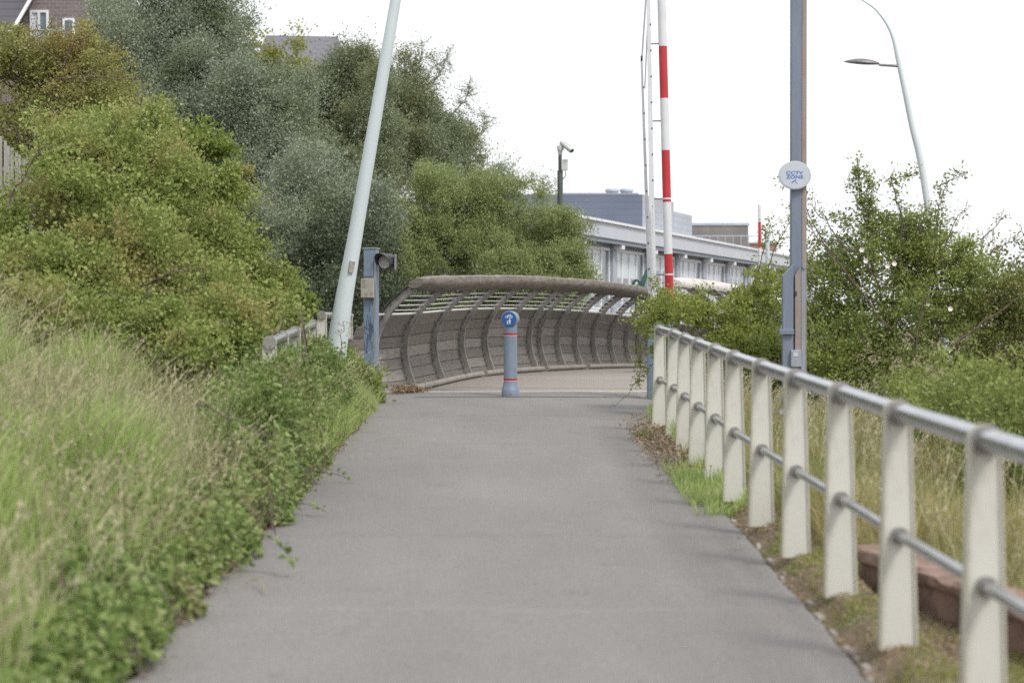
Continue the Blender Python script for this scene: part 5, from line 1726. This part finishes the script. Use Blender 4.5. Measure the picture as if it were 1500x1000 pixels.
plant('grey_green_tree', 'airy grey green tree right of the leaning mast, edge against the sky', 'tree', (-2.7, 60, -1.2),
      [B(600, 150, 60, .9, 1.2, .95), B(640, 190, 60, .95, 1.2, 1.0), B(590, 230, 59, 1.2, 1.4, 1.1), B(670, 220, 60, .68, .9, .75), B(630, 260, 59, 1.1, 1.2, .8),
       B(585, 110, 60.5, .45, .7, .55), B(700, 250, 60, .45, .6, .5), B(740, 275, 61, .6, .6, .45), B(790, 290, 61, .5, .6, .4)],
      600, 170, 0.34, 0.060, 83, M['l_darksilver'], M['greybark'], 0.22, 2, 70, group='trees beyond the bank', shell=.6, flat=1.0, up=.4, lv=1.4,
      sprays=[dict(pts=[at(600, 150, 60), at(612, 100, 60), at(622, 62, 60)], r=.03, twigs=30, leaves=26, tl=.5, spread=.07),
              dict(pts=[at(650, 180, 60), at(680, 150, 60), at(690, 128, 60)], r=.03, twigs=30, leaves=26, tl=.45, spread=.07),
              dict(pts=[at(680, 220, 60), at(705, 195, 60), at(712, 170, 60)], r=.03, twigs=30, leaves=26, tl=.4, spread=.07),
              dict(pts=[at(630, 130, 60), at(648, 100, 60), at(656, 78, 60)], r=.03, twigs=30, leaves=26, tl=.45, spread=.07)])
plant('yellow_green_tree', 'small yellow green tree peeking out below the far slate roof', 'tree', (-6.2, 66, 0.0),
      [B(385, 105, 66, .6, .8, .7), B(430, 115, 66, .6, .8, .6), B(440, 145, 66, .8, 1, .7), B(432, 60, 66, .14, .3, .45), B(360, 60, 66, .3, .4, .6)],
      150, 90, 0.36, 0.10, 84, M['l_yellowgreen'], M['bark'], 0.15, 2, 30, group='trees beyond the bank', up=.3, shell=.6)
plant('silver_poplar', 'low dark poplar filling the shade behind the left railing', 'tree', (-4.6, 42, -0.6),
      [B(400, 350, 43, 1.1, 1.2, 1.0), B(470, 390, 43, 1.1, 1.2, 1.0), B(440, 300, 44, 1.1, 1.2, 1.0), B(500, 330, 45, .9, 1.0, 1.1), B(500, 440, 44, .9, 1.0, .8), B(420, 430, 42, .8, 1, .6)],
      650, 190, 0.28, 0.056, 85, M['l_silver'], M['greybark'], 0.18, 2, 50, group='trees beyond the bank', up=.4, **tree_kw)
plant('round_bush', 'wide rounded olive green bush right behind the timber parapet', 'bush', (-0.8, 49, -2.0),
      [B(600, 335, 49, .92, 1.2, .9), B(680, 315, 49, 1.1, 1.3, .95), B(760, 325, 49, 1.0, 1.2, .8), B(815, 350, 49, .72, 1.0, .75), B(640, 390, 48, 1.15, 1.2, .9), B(740, 390, 48, 1.25, 1.2, .9),
       B(805, 400, 48.5, .85, 1.0, .8), B(570, 400, 48, .8, 1.0, 1.0), B(565, 340, 48.6, .62, .9, .7), B(550, 430, 47.6, .6, .8, .7), B(700, 285, 49.5, .8, .9, .5), B(640, 280, 49.5, .6, .8, .45), B(690, 460, 48, 2.0, 1.1, .8), B(830, 430, 48, .6, .9, .6), B(835, 390, 48.3, .5, .8, .6), B(790, 440, 47.6, .9, .8, .6), B(600, 450, 47.6, .9, .8, .6)],
      2300, 190, 0.20, 0.046, 86, M['l_bush'], M['bark'], 0.14, 4, 80, group='trees beyond the bank', up=.7, aspect=.5, shell=.85, flat=.9, lobes=10)
plant('dark_bush', 'bush with tree shade painted into its dark leaves, between mast and signal post', 'bush', (-3.2, 39, -1.0),
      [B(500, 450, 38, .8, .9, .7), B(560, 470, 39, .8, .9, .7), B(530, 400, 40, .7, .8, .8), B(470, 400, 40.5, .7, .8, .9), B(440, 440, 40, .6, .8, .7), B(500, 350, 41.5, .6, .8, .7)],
      520, 120, 0.26, 0.055, 87, M['l_shade'], M['bark'], 0.1, 3, 30, group='trees beyond the bank', shell=.75)

# ------------------------------------------------------------------ right side
Yh = 23.5
haw = plant('hawthorn', 'big dark hawthorn with twiggy sprays above, right of the tall pole', 'shrub', root(1290, Yh),
      [B(1240, 420, Yh, .55, .7, .50), B(1310, 400, Yh, .62, .8, .52), B(1370, 420, Yh + .3, .50, .7, .48), B(1220, 500, Yh - .3, .50, .7, .45), B(1300, 500, Yh - .4, .62, .8, .50), B(1380, 500, Yh, .5, .7, .48),
       B(1270, 345, Yh, .42, .5, .30), B(1340, 350, Yh, .38, .5, .28), B(1400, 400, Yh + .4, .4, .5, .35), B(1200, 430, Yh, .30, .5, .45), B(1290, 570, Yh - .5, .7, .7, .35)],
      820, 62, 0.14, 0.040, 91, extra_twigs=24, lm=M['l_haw'], bm=M['twig'], trunk_r=0.045, ntrunk=6, nlimb=110, group='shrubs right of the railing', shell=.7,
      sprays=[dict(pts=[at(1290, 440, 23.2), at(1268, 330, 23.2), at(1256, 250, 23.2)], twigs=64, leaves=13, tl=.19, r=.014, ls=1.1),
              dict(pts=[at(1280, 380, 23.2), at(1275, 310, 23.2), at(1272, 262, 23.2)], twigs=40, leaves=13, tl=.17, ls=1.1),
              dict(pts=[at(1320, 400, 23.2), at(1318, 310, 23.2), at(1305, 262, 23.2), at(1345, 256, 23.2)], twigs=34, leaves=10, tl=.11, ls=1.1),
              dict(pts=[at(1305, 485, 22.9), at(1240, 400, 22.9), at(1180, 325, 22.9)], twigs=12, leaves=6, tl=.14, r=.015),
              dict(pts=[at(1290, 410, 23), at(1230, 350, 23), at(1188, 300, 23)], twigs=20, leaves=9, tl=.18),
              dict(pts=[at(1360, 380, 23.3), at(1372, 310, 23.3), at(1390, 265, 23.3), at(1418, 252, 23.3)], twigs=28, leaves=9, tl=.14, r=.009, ls=1.1),
              dict(pts=[at(1370, 390, 23.3), at(1400, 320, 23.3), at(1424, 300, 23.3)], twigs=12, leaves=5, tl=.14, r=.008),
              dict(pts=[at(1345, 390, 23.3), at(1350, 330, 23.3), at(1352, 300, 23.3)], twigs=16, leaves=9, tl=.14, r=.009),
              dict(pts=[at(1240, 400, 23.2), at(1200, 340, 23.2), at(1165, 305, 23.2)], twigs=22, leaves=9, tl=.14, r=.009, ls=1.1),
              dict(pts=[at(1215, 380, 23.2), at(1180, 300, 23.2), at(1150, 262, 23.2)], twigs=20, leaves=9, tl=.14, r=.007, ls=1.1),
              dict(pts=[at(1345, 560, 22.6), at(1395, 505, 22.6), at(1440, 470, 22.6), at(1500, 432, 22.6)], twigs=9, leaves=5, tl=.12, r=.016),
              dict(pts=[at(1330, 560, 22.7), at(1345, 480, 22.7), at(1362, 420, 22.7)], twigs=8, leaves=6, tl=.12, r=.012)])
rg = np.random.default_rng(95)
for px, py in ((1268, 382), (1300, 390), (1310, 386), (1358, 446), (1262, 366), (1392, 452), (1330, 510)):
    q = at(px, py, 22.75); mb = MB()
    for j in range(6):
        a = 2 * PI * j / 6 + rg.uniform(-.2, .2); dv = Vector((math.cos(a), -.4, math.sin(a))) * .030; sd = Vector((-math.sin(a), 0, math.cos(a))) * .014
        mb.add([q, q + dv * .6 + sd, q + dv, q + dv * .6 - sd], [(0, 1, 2, 3)])
    obj('blossom', mb, M['petal'], haw)
plant('mixed_hedge', 'brownish green hedge at the right frame edge beside the hawthorn', 'shrub', root(1470, 24.5),
      [B(1450, 430, 24.5, .45, .8, .5), B(1500, 430, 24.5, .5, .8, .48), B(1450, 510, 24, .5, .8, .5), B(1510, 510, 24, .55, .8, .55), B(1420, 470, 25, .4, .7, .5), B(1560, 460, 25, .7, .9, .6)],
      560, 60, 0.14, 0.044, 92, extra_twigs=14, lm=M['l_haw2'], bm=M['twig'], trunk_r=0.03, ntrunk=5, nlimb=60, group='shrubs right of the railing', shell=.7,
      sprays=[dict(pts=[at(1425, 420, 24.2), at(1450, 370, 24.2), at(1500, 345, 24.2)], twigs=14, leaves=6, tl=.16), dict(pts=[at(1430, 400, 24.2), at(1440, 350, 24.2), at(1470, 318, 24.2)], twigs=12, leaves=5, tl=.15),
              dict(pts=[at(1470, 420, 24.2), at(1480, 390, 24.2), at(1505, 358, 24.2)], twigs=9, leaves=7, tl=.12)])
plant('wild_rose', 'light green wild rose overhanging the far end of the right railing', 'shrub', root(1070, 25.0),
      [B(1000, 470, 24.8, .36, .5, .22), B(1050, 460, 25, .40, .5, .27), B(1100, 440, 25.4, .36, .5, .30), B(1130, 430, 26, .25, .5, .32), B(960, 455, 25.0, .20, .35, .14), B(985, 440, 24.2, .20, .3, .12), B(950, 480, 24.6, .10, .2, .14), B(968, 500, 24.0, .09, .2, .22), B(1010, 450, 23.6, .22, .3, .12), B(1110, 510, 24.6, .45, .5, .35), B(1050, 520, 24.6, .4, .5, .28)],
      330, 50, 0.10, 0.044, 93, M['l_rose'], M['twig'], 0.02, 5, 50, group='shrubs right of the railing', shell=.65, flat=.6,
      sprays=[dict(pts=[at(985, 455, 24.8), at(950, 440, 24.9), at(922, 470, 25)], twigs=26, leaves=11, tl=.12, r=.007),
              dict(pts=[at(975, 470, 24.9), at(940, 500, 25), at(936, 560, 25)], twigs=34, leaves=10, tl=.11, r=.007),
              dict(pts=[at(990, 460, 24.8), at(965, 430, 24.9), at(958, 412, 25)], twigs=24, leaves=10, tl=.12, r=.007),
              dict(pts=[at(970, 520, 24.6), at(945, 545, 24.5), at(905, 592, 24.3), at(890, 598, 24.2)], twigs=1, leaves=2, tl=.05, r=.006),
              dict(pts=[at(1120, 420, 25.2), at(1135, 360, 25.2), at(1165, 318, 25.2)], twigs=24, leaves=9, tl=.15, r=.008),
              dict(pts=[at(1100, 430, 25.2), at(1125, 345, 25.2), at(1130, 325, 25.2)], twigs=20, leaves=10, tl=.14, r=.008),
              dict(pts=[at(980, 500, 24.6), at(975, 560, 24.3), at(965, 585, 24.2)], twigs=26, leaves=10, tl=.11, r=.006)])
plant('dark_thicket', 'dark thicket behind the middle of the right railing', 'shrub', root(1130, 24.0),
      [B(1080, 570, 24.3, .5, .5, .3), B(1150, 540, 24.5, .45, .5, .4), B(1200, 560, 24.2, .4, .5, .3), B(1120, 500, 25.2, .45, .5, .4)],
      300, 60, 0.13, 0.042, 94, extra_twigs=10, lm=M['l_haw'], bm=M['twig'], trunk_r=0.02, ntrunk=4, nlimb=40, group='shrubs right of the railing', shell=.65)
plant('bramble_bank', 'pale green bramble bank with pink flowers beyond the near railing at right', 'bramble thicket', root(1460, 17.5),
      [B(1440, 600, 17, .5, .9, .32), B(1500, 590, 17.5, .6, .9, .42), B(1400, 580, 18.5, .4, .8, .25), B(1490, 660, 15.5, .45, .8, .32), B(1560, 620, 16, .5, .9, .45), B(1350, 600, 19.5, .4, .7, .22)],
      560, 62, 0.12, 0.038, 96, extra_twigs=10, lm=M['l_haw'], bm=M['twig'], trunk_r=0.014, ntrunk=5, nlimb=50, group='shrubs right of the railing', shell=.7)

# dry grass behind the railing
P3 = scatter(90000, (1.72, 6.0), (7.0, 24), 41, lambda x, y, r: (x < 0.26 * y + .6) & (x > 1.75 + 0.0 * y) & ~((x < 2.75 - 0.19 * (y - 7.0)) & (y < 11.4)) &
             (r < 0.35 + .8 * clumpy(x, y, 2.0, 33)), .85)
V = grass('g', P3, 0.26 + 0.22 * clumpy(P3[:, 0], P3[:, 1], 1.9, 44), None, 45, 0.0042, 0.5, wind=(-0.05, -0.05))
tag(quads('dry_grass', V, M['dry'], strips=3), 'straw coloured dry grass behind the right railing', 'grass', kind='stuff')
P4 = scatter(2200, (1.8, 5.8), (9.5, 24), 42, lambda x, y, r: (x < 0.26 * y + .6) & ~((x < 2.75 - 0.19 * (y - 7.0)) & (y < 11.4)) & (r < .25 + .8 * clumpy(x, y, 1.8, 36)))
st, hd = seed_heads(P4, 0.62, 46, 0.4)
stalk = tag(quads('dry_seed_grass', st, M['seed'], strips=3), 'tall dry seeding grass between the right railing and the shrubs', 'grass', kind='stuff')
quads('seed_head', hd, M['seed'], stalk)['kind'] = 'stuff'

# verge between path and railing: short grass, moss, litter
P5 = scatter(60000, (1.42, 2.35), (6.2, 22.5), 43, lambda x, y, r: (x > 1.46 + 0.03 * np.sin(y * 3)) & (x < np.where(y < 11.3, 2.72 - 0.197 * (y - 7.0), 1.9)) & (r < -0.18 + 1.5 * clumpy(x, y, 5.0, 51)))
V = grass('g', P5, np.full(len(P5), .028), None, 47, 0.0035, 0.8)
tag(quads('verge_grass', V, M['moss'], strips=3), 'short mossy grass on the strip under the railing', 'grass', kind='stuff')
P6 = scatter(34000, (1.36, 2.1), (6.2, 24), 48, lambda x, y, r: (r < 0.15 + 0.9 * clumpy(x, y, 2.6, 52)) & (x > 1.40 + .04 * np.sin(y * 4)))
# heap of litter by the far posts
rg = np.random.default_rng(49)
hx, hy = rg.normal(1.36, .12, 5200), rg.normal(19.6, 1.7, 5200)
k = (hx > 1.12 + 0.05 * np.sin(hy * 3)) & (hy < 23.4) & (hy > 15.5)
hx, hy = hx[k], hy[k]
hz = ramp(hy) + 0.03 + 0.07 * np.exp(-((hx - 1.42) / .13) ** 2) * rg.random(len(hx))
ly = rg.uniform(7.5, 27, 900); lx = np.array([path_left(v) for v in ly]) - rg.exponential(.05, 900) + .04
lz = np.maximum(terrain(lx, ly), ramp(ly)) + .016
C = np.concatenate([P6 + np.array([0, 0, .012]), np.stack([hx, hy, hz], 1), np.stack([lx, ly, lz], 1)])
n = len(C); L = np.where(np.arange(n) < len(P6), .019, .027) * rg.uniform(.5, 1.5, n)
A = rg.normal(size=(n, 3)); A[:, 2] *= .35
tag(quads('leaf_litter', leaf_quads(C, A, rg.normal(size=(n, 3)) * .4 + np.array([0, 0, 1.]), L, L * .5), M['litter']), 'brown dead leaf litter along both edges of the path', 'leaf litter', kind='stuff')

# lush tuft with ragwort
def tuft(label, px, py, Y, n, h, seed, sx=.12, sy=.35, m='grass', name='grass_tuft'):
    rg = np.random.default_rng(seed)
    c = at(px, py, Y); x = c.x + np.clip(rg.normal(size=n), -2, 2) * sx; y = Y + np.clip(rg.normal(size=n), -2, 2) * sy
    P = np.stack([x, y, np.maximum(terrain(x, y), ramp(y) - .02)], 1)
    V = grass('g', P, np.full(n, h), None, seed, .0045, .5)
    o = tag(quads(name, V, M[m], strips=3), label, 'grass tuft')
    return o


tuft('lush green grass tuft on the path edge under the railing', 1028, 712, 15.8, 2600, .13, 101, .09, .85)
tuft('small green weed tuft on the litter heap', 948, 640, 20.6, 300, .10, 102, .05, .12, 'l_lime')
tuft('green tuft around the foot of the far railing posts', 1005, 640, 19.6, 700, .22, 103, .06, .5)
tuft('thin weed tuft at the railing end by the blue post', 968, 600, 23.6, 500, .20, 104, .07, .3)
plant('reddish_weed', 'small reddish weed at the foot of the bridge kerb by the signal post', 'weed', (-1.42, 28.3, .68),
      [(-1.42, 28.3, .74, .20, .2, .05), (-1.22, 28.5, .71, .14, .15, .03)], 40, 30, .06, .03, 97, M['litter'], M['twig'], .005, 2, 8)

# little dead twigs and leaves on the asphalt
rg = np.random.default_rng(57)
n = 260
y = rg.uniform(8.5, 28, n); side = rg.random(n)
x = np.where(side < .45, -1.45 + rg.exponential(.12, n), np.where(side < .9, 1.36 - rg.exponential(.10, n), rg.uniform(-1.3, 1.3, n)))
C = np.stack([x, y, ramp(y) + .018], 1); L = .025 * rg.uniform(.4, 1.5, n); A = rg.normal(size=(n, 3)); A[:, 2] = 0.1
tag(quads('fallen_leaves', leaf_quads(C, A, rg.normal(size=(n, 3)) * .2 + np.array([0, 0, 1.]), L, L * .4), M['litter']), 'scattered dry leaf bits lying on the asphalt path', 'leaf litter', kind='stuff')
mb = MB()
p0 = at(362, 893, 11.0); zz = float(ramp(10.9)) + .02
mb.tube(catmull([Vector((p0.x, 10.9, zz)), Vector((p0.x + .07, 10.85, zz + .02)), Vector((p0.x + .15, 10.55, zz))], 5), .004, 5)
tag(obj('straw_stalk', mb, M['seed']), 'curved dry straw stalk lying on the path by the bramble sprig', 'straw')

# ------------------------------------------------------------------ light, world, camera
w = bpy.data.worlds.new('World'); sc.world = w; w.use_nodes = True
nt = w.node_tree; N = nt.nodes; L_ = nt.links
bg = N['Background']
sky = N.new('ShaderNodeTexSky'); sky.sky_type = 'NISHITA'; sky.sun_disc = False
SUN_EL, SUN_AZ = math.radians(52), math.radians(140)       # azimuth clockwise from +Y
sky.sun_elevation = SUN_EL; sky.sun_rotation = SUN_AZ
sky.dust_density = 4.0; sky.air_density = 1.0
hs = N.new('ShaderNodeHueSaturation'); hs.inputs['Saturation'].default_value = 0.18
L_.new(sky.outputs[0], hs.inputs['Color'])
# even bright cloud layer over the sky
mx = N.new('ShaderNodeMixRGB'); mx.inputs[0].default_value = 0.75
tc = N.new('ShaderNodeTexCoord'); nz = N.new('ShaderNodeTexNoise'); nz.inputs['Scale'].default_value = 2.5; nz.inputs['Detail'].default_value = 5
L_.new(tc.outputs['Generated'], nz.inputs['Vector'])
cr = ramp_node(nt, [(0.3, (8.6, 8.8, 9.2)), (0.7, (9.8, 9.9, 10.0))])
L_.new(nz.outputs['Fac'], cr.inputs[0])
L_.new(hs.outputs[0], mx.inputs[1]); L_.new(cr.outputs[0], mx.inputs[2])
L_.new(mx.outputs[0], bg.inputs['Color'])
bg.inputs['Strength'].default_value = 0.093

sd = bpy.data.lights.new('sun', 'SUN'); sd.energy = 1.5; sd.angle = math.radians(14); sd.color = (1.0, 0.95, 0.88)
so = bpy.data.objects.new('sun', sd); COL.objects.link(so)
dirv = Vector((math.sin(SUN_AZ) * math.cos(SUN_EL), math.cos(SUN_AZ) * math.cos(SUN_EL), math.sin(SUN_EL)))
so.rotation_euler = dirv.to_track_quat('Z', 'Y').to_euler()
so.location = dirv * 60

cd = bpy.data.cameras.new('camera'); co = bpy.data.objects.new('camera', cd); COL.objects.link(co)
cd.sensor_fit = 'HORIZONTAL'; cd.sensor_width = 36; cd.lens = 75
co.location = (0, 0, CAMZ); co.rotation_euler = (PI / 2 - PITCH, 0, 0)
cd.clip_start = 0.1; cd.clip_end = 5000
cd.dof.use_dof = True; cd.dof.focus_distance = 28.0; cd.dof.aperture_fstop = 2.4
sc.camera = co

sc.render.engine = 'CYCLES'
vs = sc.view_settings
vs.view_transform = 'Standard'; vs.look = 'None'; vs.exposure = 0.68; vs.gamma = 1; vs.use_curve_mapping = False
sc.cycles.use_denoising = False
try:
    sc.cycles.denoiser = 'OPENIMAGEDENOISE'
except Exception:
    pass
sc.cycles.max_bounces = 8; sc.cycles.diffuse_bounces = 4; sc.cycles.transmission_bounces = 4; sc.cycles.transparent_max_bounces = 8
